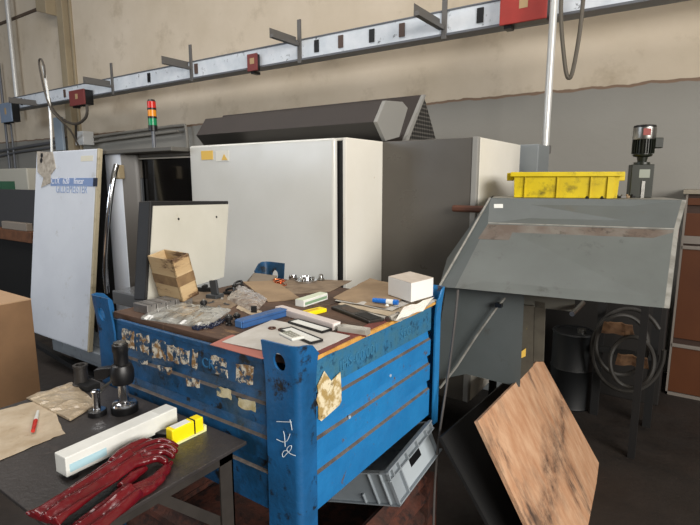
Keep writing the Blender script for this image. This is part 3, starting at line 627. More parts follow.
# grey crate poking out between the bins
c0 = at_x(396, 506, BX1+.055)
cr0 = Vector((BX1+.06, 1.38, .52)); print('crate', c0)
A = at_x(398, 505, -.885); B = at_x(438.5, 451, -.885); dd_ = sight(318, 499); e0_ = (B-A).normalized(); DD = O+dd_*((A-O).dot(e0_)/dd_.dot(e0_))
ex_ = (B-A).normalized(); dz_ = (A-DD).normalized(); up_ = dz_.cross(ex_).normalized(); up_ = up_*(.15 if up_.z > 0 else -.15)
TC = frame(A, ex_, up_)          # x along the ribbed long side, y up its height, z outwards
if (TC.to_3x3()@Vector((0, 0, 1))).x < 0: print('crate z flip')
Lc = (B-A).length; Hc = up_.length; print('crate dims', Lc, Hc)
crt = thing('plastic_crate', 'grey ribbed plastic crate wedged tilted between blue bin and rusty bin', 'crate', TC)
DC = .40
m = MB(TC); m.bx(0, Lc, 0, Hc, -.006, 0); m.bx(0, .005, 0, Hc, -DC, 0); m.bx(Lc-.005, Lc, 0, Hc, -DC, 0); m.bx(0, Lc, 0, Hc, -DC, -DC+.005); m.bx(0, Lc, 0, .005, -DC, 0); m.build('shell', crategrey, crt)
m = MB(TC); m.bx(-.012, Lc+.012, Hc-.006, Hc, -.0, .018); m.bx(-.012, Lc+.012, Hc*.72, Hc*.75, 0, .016); m.bx(-.015, .0, Hc-.006, Hc, -DC, .018)
m.bx(-.012, Lc+.012, 0, .005, 0, .016); m.bx(-.012, 0, 0, .005, -DC, .016); m.build('rim', crategrey, crt)
m = MB(TC)
for t in (-.01, .07, .2, .38, .62, .85, 1.0): m = MB(TC); m.bx(t*Lc, t*Lc+.005, Hc*.72, Hc, 0, .016); m.build('rib', crategrey, crt)
for t in (-.01, .2, .93): m = MB(TC); m.bx(t*Lc, t*Lc+.006, 0, Hc*.72, 0, .016); m.build('rib', crategrey, crt)
for z_, h_ in ((-.09, 1), (-.03, 1), (-.16, .3)): m = MB(TC); m.bx(-.012, 0, 0, Hc*h_, z_, z_+.005); m.build('rib', crategrey, crt)
m = MB(TC); m.bx(Lc*.42, Lc*.66, Hc*.42, Hc*.7, .0005, .002); m.build('hand_hole', black, crt)
m = MB(TC); m.bx(Lc*.22, Lc*.92, Hc*.04, Hc*.66, .0, .0004); m.build('side_face', mat('crate_pale', '#a9b2b8', .45), crt)
# ================================================================== LEANING CREAM PANEL
bL = Vector((-2.0, 1.27, TZ)); 
TLp = at_y(152.5, 203.5, 1.33); 
lp = thing('sheet_metal_cover', 'cream sheet-metal cover with dark edges standing on the blue bin against the lathe', 'cover', (-2.0, 1.55, TZ))
p0 = at_z(147, 300, TZ+.005); p1 = at_z(223, 277, TZ+.005); print('lean', p0, p1)
tl = at_x(152.5, 206, p0.x-.05); tr_ = at_x(231, 204, p1.x-.03); print(tl, tr_)
# planar: use average
exx = (p1-p0).normalized(); hh = .435; upx = ((tl-p0)-(tl-p0).dot(exx)*exx).normalized(); TLn = frame(p0, exx, upx); wl = (p1-p0).length
print('panel w', wl, 'h', (tl-p0).length, (tr_-p1).length)
zsgn = 1 if (TLn.to_3x3()@Vector((0, 0, 1))).x > 0 else -1
H0 = (tl-p0).dot(upx); H1 = (tr_-p0).dot(upx); S0 = (tl-p0).dot(exx); S1 = (tr_-p0).dot(exx); print(H0, H1, S0, S1)
m = MB(TLn); m.slab([(0, 0, 0), (wl, 0, 0), (S1, H1, 0), (S0, H0, 0)], (0, 0, -.012*zsgn)); pf = m.build('cover_sheet', mat('leaning_cream', '#cdcbc0', .4, c2='#c3c1b5', sc=3, dirt='#a39a7c', dsc=6, dlo=.62, dhi=.8), lp)
m = MB(TLn); m.slab([(-.012, 0, .002), (wl+.008, 0, .002), (S1+.01, H1+.018, .002), (S0-.012, H0+.024, .002)], (0, 0, -.07*zsgn)); 
m.build('folded_edge', mat('cover_edge_dark', '#19191b', .55, c2='#111112', sc=8), lp, bevel=.006)
for o_ in lp.children:
    if o_.name.startswith('cover_sheet'):
        for v in o_.data.vertices: v.co += (TLn.to_3x3()@Vector((0, 0, zsgn*.006)))
m = MB(TLn)
for t in ((177.5, 219), (215.5, 217)):
    nn_ = TLn.to_3x3()@Vector((0, 0, 1)); v = TLn.inverted()@at_pl(*t, p0, nn_); m.cyl((v.x, v.y, .003*zsgn), (v.x, v.y, .008*zsgn), .006, n=12)
m.build('bolt_hole', black, pf)
# ================================================================== CLUTTER ON THE BIN
def P(px, py, dz=0): return at_z(px, py, TZ+dz)
def obox(name, label, cat, c, d, rz, mm, dz=0, bevel=.002, group=None, parts=None, rx=0, ry=0):
    T = place(P(*c, dz), rz, rx, ry); r_ = thing(name, label, cat, T, group)
    m = MB(T); m.box((0, 0, d[2]/2), d); m.build('box', mm, r_, bevel=bevel)
    if parts: parts(T, r_, d)
    return r_
# wooden box, open top, tilted
TB = Matrix(((.0506, -.9987, .0042, -1.801), (.9708, .0482, -.235, 1.3428), (.2345, .016, .972, 1.1975), (0, 0, 0, 1)))
wbx = thing('wooden_box', 'small open pale wooden box standing tilted in front of the leaning cream cover', 'box', TB)
bw, bdp, bh, t = .089, .18, .195, .007; TB = TB@Matrix.Translation((bw/2, bdp/2, 0)); wbx.matrix_world = TB; TM[wbx.name] = TB.copy()
m = MB(TB); m.bx(-bw/2, bw/2, -bdp/2, bdp/2, 0, t); m.bx(-bw/2, bw/2, -bdp/2, -bdp/2+t, 0, bh); m.bx(-bw/2, bw/2, bdp/2-t, bdp/2, 0, bh); m.bx(-bw/2, -bw/2+t, -bdp/2, bdp/2, 0, bh); m.bx(bw/2-t, bw/2, -bdp/2, bdp/2, 0, bh); m.build('carcass', woodbox, wbx, bevel=.001)
m = MB(TB); m.bx(-bw/2-.001, bw/2+.001, -bdp/2-.001, bdp/2+.001, .07, .115)
m.build('dirty_band', mat('dirty_wood', '#6a5138', .85, c2='#8f7450', sc=16), wbx)
# five soft jaws
jl = ['first from the left', 'second from the left', 'middle one', 'second from the right', 'rightmost']
r0 = None
for i in range(5):
    q = P(133.5, 311)+Vector((0, .046*i, 0)); T = place(q, 0)
    if r0 is None:
        r0 = thing('soft_jaw', 'x', 'metal block', T, 'row of grey metal blocks before the wooden box'); m = MB(T); m.bx(0, .1, 0, .042, 0, .036); m.build('block', jawsteel, r0, bevel=.002)
        m = MB(T); m.bx(-.0003, .1003, .018, .022, .03, .0363); m.build('groove', darksteel, r0); o_ = r0
    else: o_ = copy_tree(r0); o_.matrix_world = T; TM[o_.name] = T
    o_['label'] = 'grey steel block in the row before the wooden box, '+jl[i]
# clear bag in front
m = sheet([P(141, 319), P(207, 329), P(231, 311), P(165, 301)], 22, 12, .008, 22, 3, .001, .014); tag(m.build('plastic_bag', plastic_bag, smooth=False), 'crumpled clear plastic bag at the left front edge of the bin', 'bag')
# black knobs and blue keys
def knob(px, py, label, s=1, mm=black):  # loose black knob with a short stud
    q = P(px, py); r_ = thing('black_knob', label, 'screw', q, 'small black knobs on the bin'); m = MB(place(q)); m.lathe([(.014*s, 0), (.014*s, .008*s), (.009*s, .011*s), (.009*s, .02*s), (.017*s, .024*s), (.018*s, .036*s), (.012*s, .042*s)]); m.build('knob', mm, r_, smooth=True)
    m = MB(place(q)); m.cyl((0, 0, .042*s), (0, 0, .048*s), .005*s); m.build('stud', steel, r_)
knob(204, 309, 'small black knob just behind the clear bag', .9); knob(229, 325, 'black knob at the left end of the blue box', .9); knob(237, 322, 'black knob touching the blue box end', .8)
m = MB()
for i in range(9):
    q = P(196+i*3.4, 329-.9*i+random.uniform(-1.5, 1.5), .006)
    k = 10; m.tube([q+Vector((.012*math.cos(a_*2*math.pi/k), .012*math.sin(a_*2*math.pi/k), .004*math.sin(a_*2+i))) for a_ in range(k+1)], .004, n=6, smooth=0)
tag(m.build('bead_chain', mat('navy_beads', '#1b2238', .3), smooth=True), 'dark blue ring chain lying in front of the blue box', 'chain')
# blue box
a_ = P(242, 326); b_ = P(285, 311); d_ = (b_-a_); ang = math.degrees(math.atan2(d_.y, d_.x)); 
def long_box(name, label, cat, pa, pb, w, h, mm, caps=None, dz=0, lift=0):
    a_ = P(*pa, dz); b_ = P(*pb, dz); d_ = b_-a_; T = place(a_, math.degrees(math.atan2(d_.y, d_.x))); r_ = thing(name, label, cat, T)
    L_ = d_.length; m = MB(T); m.bx(0, L_, 0, w, lift, lift+h); m.build('case', mm, r_, bevel=.003); return T, r_, L_
T, r_, L1 = long_box('blue_box', 'long narrow blue box lying across the middle of the bin', 'box', (243, 329), (288, 316), .045, .03, boxblue)
m = MB(T); m.bx(-.001, L1+.001, -.001, .046, .02, .022); m.build('lid_seam', mat('navy_line', '#1f3a63', .5), r_)
m = MB(T); m.bx(-.004, 0, .005, .04, .003, .027); m.build('end_cap', mat('cap_blue', '#466fa3', .4), r_)
# transparent bag with parts
m = sheet([P(226, 300), P(255, 314), P(268, 300), P(238, 285)], 16, 14, .005, 30, 8, .001, .026); tag(m.build('parts_bag', plastic_bag2), 'clear plastic bag of small parts behind the blue box', 'bag')
T = place(P(254, 313), 40); m = MB(T); m.bx(-.012, .012, -.005, .005, 0, .03); tag(m.build('tin_tag', black, bevel=.001), 'small black tag with pale centre beside the parts bag', 'tag')
m = sheet([P(236, 309), P(258, 318), P(262, 312), P(240, 302)], 8, 4, .004, 30, 4, .002); tag(m.build('paper_strip', paperdirty), 'curled paper strip under the parts bag', 'paper')
# envelopes
m = sheet([P(268, 302, .002), P(301, 299, .002), P(275, 281, .03), P(243, 282, .03)], 10, 8, .003, 10, 1, .003); tag(m.build('manila_envelope', envelope), 'flat brown manila envelope behind the parts bag', 'envelope')
for i in range(3):
    a_ = 2*i
    m = sheet([P(247+i, 281, .01*i), P(270-i, 283, .01*i), P(277, 276, .01*i), P(254, 273, .01*i)], 5, 4, .002, 12, 20+i, .009)
    tag(m.build('grey_packet', mat('packet_grey%d' % i, ('#7e7468', '#6f665c', '#857a6c')[i], .85)), 'grey packet by the back corner post, '+('bottom', 'middle', 'top')[i]+' of the stack', 'packet', 'stack of grey packets')
# clamps
T = place(P(215, 298), 10)
r_ = thing('angle_block', 'dark grey angle block standing left of the black clamps', 'angle block', T); m = MB(T); m.bx(-.03, .03, -.03, .03, 0, .02); m.build('foot', darksteel, r_, bevel=.003); m = MB(T@Matrix.Rotation(R(-8), 4, 'Y')); m.bx(-.012, .028, -.01, .004, .018, .085); m.build('upright', darksteel, r_, bevel=.003)
for i, (x_, y_, s_) in enumerate([(230, 294, 1), (238, 287, .9)]):
    T = place(P(x_, y_), 20+50*i); r_ = thing('toggle_clamp', ('black clamp right beside the dark grey angle block', 'black clamp farther back near the lathe cover')[i], 'clamp', T, 'black clamps')
    m = MB(T); m.bx(-.03*s_, .03*s_, -.015, .015, 0, .012); m.build('foot', blackm, r_, bevel=.002); m = MB(T); m.tube([(-.02, 0, .012), (-.015, 0, .022), (.01, .005, .028), (.03, .01, .02)], .006, n=8); m.build('arm', black, r_, smooth=True); m = MB(T); m.cyl((.02, 0, .01), (.02, 0, .034), .005); m.build('screw', darksteel, r_)
T = place(P(205, 292), 30); r_ = thing('flat_bar', 'dark stubby bar between wooden box and angle block', 'bar', T); m = MB(T); m.bx(-.04, .04, -.012, .012, 0, .022); m.bx(-.01, .01, -.02, .02, .02, .035); m.build('bar', blackm, r_, bevel=.003)
bo_ = None
for i, (x_, y_) in enumerate([(214, 303), (219, 308), (224, 305), (217, 313), (248, 307), (222, 300)]):
    T = place(P(x_, y_), 47*i, 90)@Matrix.Translation((0, .005, 0))
    if bo_ is None:
        bo_ = thing('loose_bolt', 'small loose steel bolt lying between clear bag and parts bag', 'bolt', T, 'loose bolts on the boards'); m = MB(T); m.cyl((0, 0, 0), (0, 0, .006), .0075, n=6); m.build('head', steel, bo_); m = MB(T); m.cyl((0, 0, .006), (0, 0, .03), .004, n=10); m.build('shank', darksteel, bo_, smooth=True)
    else: c_2 = copy_tree(bo_); c_2.matrix_world = T
# copper coil
m = MB(); q = P(278, 284, .02)
k = 60; m.tube([q+Vector((.03*math.cos(i*.55)+.0004*i, .02*math.sin(i*.55), .01+.012*math.sin(i*.31))) for i in range(k)], .0025, n=6, smooth=2); tag(m.build('copper_coil', copper, smooth=True), 'tangled coil of copper wire by the back corner post', 'wire')
# flange
T = place(P(306, 282)); r_ = thing('steel_flange', 'round polished steel flange with a raised hub near the white lathe cover', 'flange', T)
m = MB(T); m.lathe([(.055, 0), (.06, .004), (.06, .012), (.035, .014), (.03, .03), (.02, .032), (.018, .02)]); m.build('flange_body', chrome, r_, smooth=True)
for i in range(5):
    m = MB(T); an = i*1.257; m.cyl((.047*math.cos(an), .047*math.sin(an), .012), (.047*math.cos(an), .047*math.sin(an), .024), .007, n=8); m.build('bolt', steel, r_)
T = place(P(293, 280)); m = MB(T); m.lathe([(.02, 0), (.024, .01), (.02, .03), (.008, .034)]); tag(m.build('steel_bushing', chrome, smooth=True), 'small steel bushing left of the flange', 'bushing', 'bushings beside the flange')
T = place(P(321, 281)); m = MB(T); m.lathe([(.018, 0), (.02, .01), (.012, .02), (.012, .035), (.004, .04)]); tag(m.build('steel_bushing', steel, smooth=True), 'slim steel bushing right of the flange', 'bushing', 'bushings beside the flange')
# back bracket behind packets
T = place(P(274, 279), 12)
m = MB(T); m.bx(-.05, .05, .03, .04, 0, .075); 
# sheets at near edge
m = sheet([P(210, 345), P(262, 359), P(286, 348), P(232, 335)], 10, 6, .002, 8, 2, .002); tag(m.build('pink_sheet', pink), 'salmon pink sheet lying under the white papers at the front edge', 'paper')
m = sheet([P(222, 342, .003), P(300, 359, .003), P(350, 336, .003), P(272, 320, .003)], 16, 10, .002, 6, 7, .0015); tag(m.build('paper_sheet', paper), 'large white paper sheet behind the near corner post', 'paper')
m = sheet([P(297, 362, .001), P(307, 361, .001), P(395, 318, .001), P(384, 316, .001)], 12, 4, .002, 8, 12, .002); tag(m.build('brown_folder', redbrown), 'red-brown folder strip along the right edge of the boards', 'folder')
# black slotted frames
T0 = P(283, 337, .006)
for i, (pa, pb) in enumerate([((281, 331), (311, 344)), ((289, 323), (322, 333))]):
    a_ = P(*pa, .006); b_ = P(*pb, .006); d_ = b_-a_; T = place(a_, math.degrees(math.atan2(d_.y, d_.x))); L1 = d_.length
    r_ = thing('slide_frame', ('black-edged white card frame nearest the corner post', 'black-edged white card frame behind the nearer one')[i], 'frame', T, 'black-edged card frames')
    m = MB(T); m.bx(0, L1, 0, .045, 0, .005); m.build('card', boxwhite, r_); m = MB(T); m.bx(-.002, L1+.002, -.004, 0, 0, .008); m.bx(-.002, L1+.002, .045, .049, 0, .008); m.bx(-.004, 0, 0, .045, 0, .008); m.bx(L1, L1+.004, 0, .045, 0, .008); m.build('border', black, r_)
# brown rings
for i, (x_, y_) in enumerate([(272, 328), (282, 329.5)]):
    q = P(x_, y_, .008); m = MB(); k = 18; m.tube([q+Vector((.012*math.cos(a_*2*math.pi/k), .012*math.sin(a_*2*math.pi/k), 0)) for a_ in range(k+1)], .003, n=8, smooth=0); tag(m.build('rubber_ring', mat('ring_brown', '#4a2a1c', .4), smooth=True), ('left brown rubber ring lying on the white paper sheet', 'right brown rubber ring lying on the white paper sheet')[i], 'ring', 'brown rings on the white sheet')
# remote / calculator
T = place(P(291, 345, .05), -12-34.5+20, 0, 0)
T = place(at_z(291.5, 337, 1.236), -18)
r_ = thing('white_calculator', 'small white calculator resting on top of the near corner post', 'calculator', T); m = MB(T); m.bx(-.042, .042, -.024, .024, 0, .009); m.build('case', mat('white_plastic', '#d4d4cc', .4), r_, bevel=.004)
m = MB(T)
for i in range(5):
    for j in range(3): m.box((-.012+i*.01, -.012+j*.011, .0098), (.006, .007, .0018))
m.build('keypad', mat('key_grey', '#8b8a80', .5), r_); m = MB(T); m.bx(-.036, -.02, -.016, .016, .009, .0097); m.build('display', mat('lcd', '#7d8070', .2), r_)
# green white box, yellow box, long pinkish box
T, r_, L1 = long_box('pale_carton', 'small pale green and white carton behind the yellow packet', 'box', (304, 307.5), (328, 299.5), .05, .03, boxwhite)
m = MB(T); m.bx(.0, L1, .004, .046, .03, .0312); m.build('printed_top', boxgreen, r_); m = MB(T); m.bx(.008, L1-.01, -.001, 0, .008, .02); m.build('print_line', mat('print_green', '#7d9b7c', .6), r_)
T, r_, L1 = long_box('yellow_packet', 'yellow packet with a dark stripe in the middle of the bin', 'packet', (299, 319), (327, 312), .045, .016, yellowp)
m = MB(T); m.bx(.0, L1*.8, .015, .03, .016, .0168); m.build('stripe', mat('stripe_orange', '#c9a000', .5), r_)
T, r_, L1 = long_box('long_carton', 'long narrow pinkish-white carton in front of the yellow packet', 'box', (275, 313), (333, 331), .04, .028, boxpink)
m = MB(T); m.bx(L1, L1+.001, .004, .036, .003, .025); m.build('end_face', mat('end_white', '#e8e6e2', .5), r_)
T, r_, L1 = long_box('clear_case', 'clear plastic case extending right of the pinkish-white carton', 'case', (337, 332.5), (366, 337.0), .04, .024, clearish)
m = MB(T); m.bx(.0, L1+.001, -.001, 0, .0, .006); m.build('red_strip', redbrown, r_)
T, r_, L1 = long_box('black_case', 'flat black case lying before the paper stack', 'case', (331, 309.5), (369, 324.5), .075, .014, mat('black_case', '#171513', .45, c2='#2a2521', sc=12))
m = MB(T); m.bx(L1*.15, L1*.5, .015, .06, .014, .0146); m.build('case_label', mat('case_label', '#4a3d33', .6), r_); m = MB(T); m.bx(L1*.6, L1*.97, .01, .066, .014, .0155); m.build('slots', mat('slot_dark', '#050505', .6), r_)
# papers stack right
for i, (cs, mm, lb) in enumerate([
    ([(345, 312), (400, 323), (437, 301), (385, 285)], paper, 'white paper sheet at the bottom of the right-hand stack'),
    ([(338, 305), (392, 318), (433, 299), (378, 284)], paperdirty, 'soiled sheet second from the bottom of the right-hand stack'),
    ([(335, 301), (392, 312), (428, 294), (372, 281)], paper, 'white sheet just under the brown top sheet of the stack'),
    ([(333, 299), (385, 309.5), (420, 291), (370, 279)], envelope, 'brown paper sheet on top of the right-hand stack')]):
    m = sheet([P(*c, .004*i) for c in cs], 16, 10, .006, 7, 30+i*3, .0015); tag(m.build('paper_sheet', mm), lb, 'paper', 'sheets in the right-hand paper stack')
m = sheet([P(396, 322, .01), P(423, 311, .01), P(434, 298, .022), P(404, 309, .022)], 10, 6, .008, 10, 51, .001); tag(m.build('curled_paper', mat('paper_bright', '#e6e2da', .7)), 'curled white paper hanging over the right edge of the bin', 'paper')
m = sheet([P(258, 296, .001), P(330, 292, .001), P(352, 281, .001), P(290, 279, .001)], 14, 8, .003, 9, 71, .002); tag(m.build('soiled_sheet', mat('sheet_soiled_dk', '#8d7b66', .85, c2='#6b5a49', sc=14)), 'soiled brown sheet lying around the steel flange', 'paper')
m = sheet([P(165, 301, .001), P(215, 316, .001), P(245, 301, .001), P(205, 290, .001)], 12, 8, .003, 9, 81, .002); tag(m.build('soiled_sheet', mat('sheet_soiled_dk', '#8d7b66', .85)), 'soiled brown sheet lying behind the clear bag', 'paper')
# marker
q0_ = P(373, 300, .03); q1_ = P(398, 302.5, .03); d_ = q1_-q0_
r_ = thing('blue_marker', 'blue and white marker lying on the paper stack', 'marker', q0_)
m = MB(); m.cyl(q0_, q0_+d_*.55, .010, .011); m.build('barrel', bluecap, r_, smooth=True); m = MB(); m.cyl(q0_+d_*.55, q0_+d_*.82, .0112); m.build('band', boxwhite, r_, smooth=True); m = MB(); m.cyl(q0_+d_*.82, q1_, .0115); m.build('cap', bluecap, r_, smooth=True)
# note cube
q = P(411, 303, .022); c0_ = P(388, 294.5, .02); c1_ = P(411, 302.5, .02); c2_ = P(433, 296, .02); c3_ = c0_+c2_-c1_
r_ = thing('note_cube', 'white paper note cube on the right of the bin top', 'paper', c1_)
hh = .085
m = MB(); m.slab([c0_, c1_, c2_, c3_], (0, 0, hh)); m.build('note_block', mat('note_white', '#e6e5e2', .7), r_, bevel=.002)
m = MB(); e_ = .002; m.slab([c0_+Vector((e_, 0, hh)), c1_+Vector((0, 0, hh)), c2_+Vector((0, 0, hh)), c3_+Vector((0, 0, hh))], (0, 0, .0015)); m.build('top_sheet', mat('note_top', '#c9beb2', .8, c2='#b8ab9c', sc=20), r_)
# glass vial
q0_ = P(388, 319, .012); q1_ = P(398, 315, .012)
r_ = thing('glass_vial', 'short glass vial with steel caps beside the curled paper', 'vial', q0_); m = MB(); m.cyl(q0_, q1_, .010); m.build('glass', clearish, r_, smooth=True); m = MB(); d_ = (q1_-q0_).normalized()*.005; m.cyl(q0_-d_, q0_+d_, .012); m.cyl(q1_-d_, q1_+d_, .012); m.build('cap', steel, r_, smooth=True)
m = MB(); m.lathe([(.006, 0), (.009, .004), (.005, .012)], P(387, 307, .012)); tag(m.build('small_bead', boxwhite, smooth=True), 'tiny white cap on the paper stack in front of the marker', 'cap')
# ================================================================== TABLE
tz = .88
tA = at_z(247, 440, tz); tx1 = -1.224; ty1 = 1.04
ty1 = at_z(247, 441, tz).y; tx1 = at_z(247, 441, tz).x; tx0 = at_z(0, 408, tz).x; ty0 = at_z(0, 489, tz).y
ty1 = min(ty1, BY0-.01); print('table', tx0, tx1, ty0, ty1)
ty1 = 1.07
tbl = thing('steel_table', 'dark steel work table with angle-iron legs in the left foreground', 'table', ((tx0+tx1)/2, (ty0+ty1)/2, 0))
m = MB(); m.bx(tx0, tx1, ty0, ty1, tz-.012, tz); m.build('tabletop', tabletop_m, tbl, bevel=.002)
m = MB(); m.bx(tx0+.02, tx1-.04, ty0+.03, ty0+.07, tz-.06, tz-.012); m.bx(tx1-.075, tx1-.035, ty0+.03, ty1-.03, tz-.06, tz-.012); m.bx(tx0+.02, tx1-.04, ty1-.06, ty1-.03, tz-.06, tz-.012); m.build('apron', tableleg_m, tbl)
for (x_, y_, a_, b_) in ((tx1-.035, ty1-.03, -1, -1), (tx1-.035, ty0+.03, -1, 1), (tx0+.03, ty1-.03, 1, -1), (tx0+.03, ty0+.03, 1, 1)):
    m = MB(); w_ = .055; t = .006
    m.bx(min(x_, x_+a_*w_), max(x_, x_+a_*w_), min(y_, y_+b_*t), max(y_, y_+b_*t), 0, tz-.012); m.bx(min(x_, x_+a_*t), max(x_, x_+a_*t), min(y_, y_+b_*w_), max(y_, y_+b_*w_), 0, tz-.012); m.build('leg', tableleg_m, tbl)
m = MB(); xx = tx1-.045; m.slab([(xx, ty1-.04, .55), (xx, ty1-.04, .6), (xx, ty1-.28, tz-.05), (xx, ty1-.32, tz-.05)], (-.006, 0, 0)); m.build('brace', tableleg_m, tbl)
m = MB(); m.slab([(xx-.02, ty0+.05, .62), (xx-.02, ty1-.05, .42), (xx-.02, ty1-.05, .37), (xx-.02, ty0+.05, .57)], (-.03, 0, 0)); m.build('brace', tableleg_m, tbl)
def Q(px, py, dz=0): return at_z(px, py, tz+dz)
m = sheet([Q(-12, 466), Q(64, 434), Q(50, 398), Q(-12, 414)], 14, 10, .004, 9, 3, .001, ragged=.006); tag(m.build('paper_sheet', paperdirty), 'stained paper sheet on the steel table under the red marker', 'paper')
m = sheet([Q(26, 398, .004), Q(70, 421, .004), Q(98, 404, .004), Q(72, 383, .004)], 18, 12, .006, 24, 6, .001, .006); tag(m.build('crumpled_bag', mat('crumpled_film', '#b8a88f', .3, c2='#a39178', sc=12, bump=.6, bsc=60, coat=.4)), 'crumpled translucent paper bag beside the round steel feet', 'bag')
q0_ = Q(33, 431, .013); q1_ = Q(38, 411, .013); d_ = q1_-q0_
r_ = thing('red_marker', 'small red and white marker lying on the stained paper', 'marker', q0_)
m = MB(); m.cyl(q0_, q0_+d_*.5, .006, .0075); m.build('cap', rodred, r_, smooth=True); m = MB(); m.cyl(q0_+d_*.5, q1_, .0075, .004); m.build('barrel', boxwhite, r_, smooth=True)
# magnetic stand
q = Q(125, 411)
T = place(q)@Matrix.Scale(1.38, 4); mg = thing('magnetic_stand', 'black clamp stand on a round steel foot on the table', 'stand', place(q))
m = MB(T); m.lathe([(.034, 0), (.034, .018), (.031, .02)]); m.build('foot', black, mg, smooth=True)
m = MB(T); m.lathe([(.031, .02), (.03, .025), (.016, .027), (.013, .03), (.013, .08)]); m.build('column', chrome, mg, smooth=True)
m = MB(T); m.lathe([(.012, .075), (.026, .08), (.03, .095), (.03, .115), (.025, .13), (.018, .133), (.018, .165), (.02, .168), (.02, .185), (.017, .187)]); m.build('head', black, mg, smooth=True)
m = MB(T); m.lathe([(.016, .187), (.016, .192), (.012, .193)]); m.build('cap', steel, mg, smooth=True)
dirx = (Q(98, 404)-Q(125, 404)).normalized(); dl = dirx
arm = MB(frame(q+Vector((0, 0, .150)), dl, (0, 0, 1))@Matrix.Scale(1.12, 4)); arm.slab([(0, -.02, -.014), (.035, -.008, -.014), (.055, -.022, -.014), (.085, -.022, -.014), (.085, .012, -.014), (.05, .018, -.014), (0, .022, -.014)], (0, 0, .03)); arm.build('arm', black, mg, bevel=.004)
m = MB(T); m.tube([Vector((-.005, -.02, .095)), dl*.03+Vector((0, -.02, .075)), dl*.05+Vector((0, -.01, .058))], .004); m.build('lever', steel, mg, smooth=True)
q = Q(97.5, 414.5); T = place(q)@Matrix.Scale(1.35, 4)
r_ = thing('round_foot', 'small round foot with steel stud, left of the clamp stand', 'foot', place(q)); m = MB(T); m.lathe([(.024, 0), (.024, .013), (.021, .015)]); m.build('base', black, r_, smooth=True); m = MB(T); m.lathe([(.021, .015), (.01, .017), (.0095, .06), (.011, .062), (.011, .068), (.006, .07)]); m.build('stud', chrome, r_, smooth=True)
q = Q(82, 386); T = place(q)@Matrix.Scale(1.15, 4); r_ = thing('black_cylinder', 'dark hollow cylinder behind the crumpled bag', 'cylinder', place(q)); m = MB(T); m.lathe([(.03, 0), (.03, .012), (.024, .014), (.022, .07), (.025, .072), (.025, .08), (.015, .08), (.014, .05)]); m.build('sleeve', mat('worn_black', '#2b2826', .5), r_, smooth=True)
m = MB(T); m.bx(.0, .07, -.02, .03, 0, .02); m.build('lug', blackm, r_, bevel=.004)
# white long carton on table
cA = Q(67, 478, .012); cB = Q(178, 424, .012); d_ = cB-cA; T = place(cA, math.degrees(math.atan2(d_.y, d_.x))); Lw = d_.length; print('carton', Lw)
r_ = thing('white_carton', 'long white square carton lying on the table beside the red gloves', 'box', T); m = MB(T); m.bx(0, Lw, 0, .058, 0, .06); m.build('carton', boxwhite, r_, bevel=.003)
m = MB(T); m.bx(.01, .12, -.0012, 0, .012, .036); m.build('blue_label', mat('label_lightblue', '#a9cbd6', .6), r_); m = MB(T); m.bx(Lw*.83, Lw*.99, .004, .054, .06, .0608); m.build('top_label', mat('label_grey', '#c8c9c4', .6), r_)
m = MB(T); m.bx(.012, .03, -.004, .05, -.0105, 0); tag(m.build('support_strip', black), 'black rubber strip under the left end of the white carton', 'strip'); m = MB(T); m.bx(Lw-.06, Lw-.01, -.004, .05, -.0105, 0); tag(m.build('support_strip', black), 'black rubber strip under the right end of the white carton', 'strip')
# yellow packet
T = place(Q(173, 444, .0), 56-34.5+14); pa = Q(173, 446); pb = Q(204, 431); d_ = pb-pa; T = place(pa, math.degrees(math.atan2(d_.y, d_.x))); Ly = d_.length
r_ = thing('yellow_packet', 'small yellow packet with a black band at the table corner', 'packet', T); m = MB(T); m.bx(0, Ly, 0, .036, 0, .052); m.build('packet', yellowp, r_, bevel=.004)
m = MB(T); m.bx(-.002, Ly+.006, -.006, .042, 0, .006); m.bx(Ly-.002, Ly+.008, -.004, .01, .004, .02); m.build('tray', mat('clear_tray', '#dcdca0', .3), r_); m = MB(T); m.bx(Ly*.68, Ly*.72, -.0015, .0375, -.0, .0535); m.build('band', black, r_); m = MB(T); m.bx(.012, Ly*.6, .004, .032, .052, .0526); m.build('top_label', boxwhite, r_)
T = place(Q(152, 438), 20); m = MB(T); m.bx(0, .06, 0, .03, 0, .02); tag(m.build('black_block', black, bevel=.003), 'black block between white carton and yellow packet', 'block')
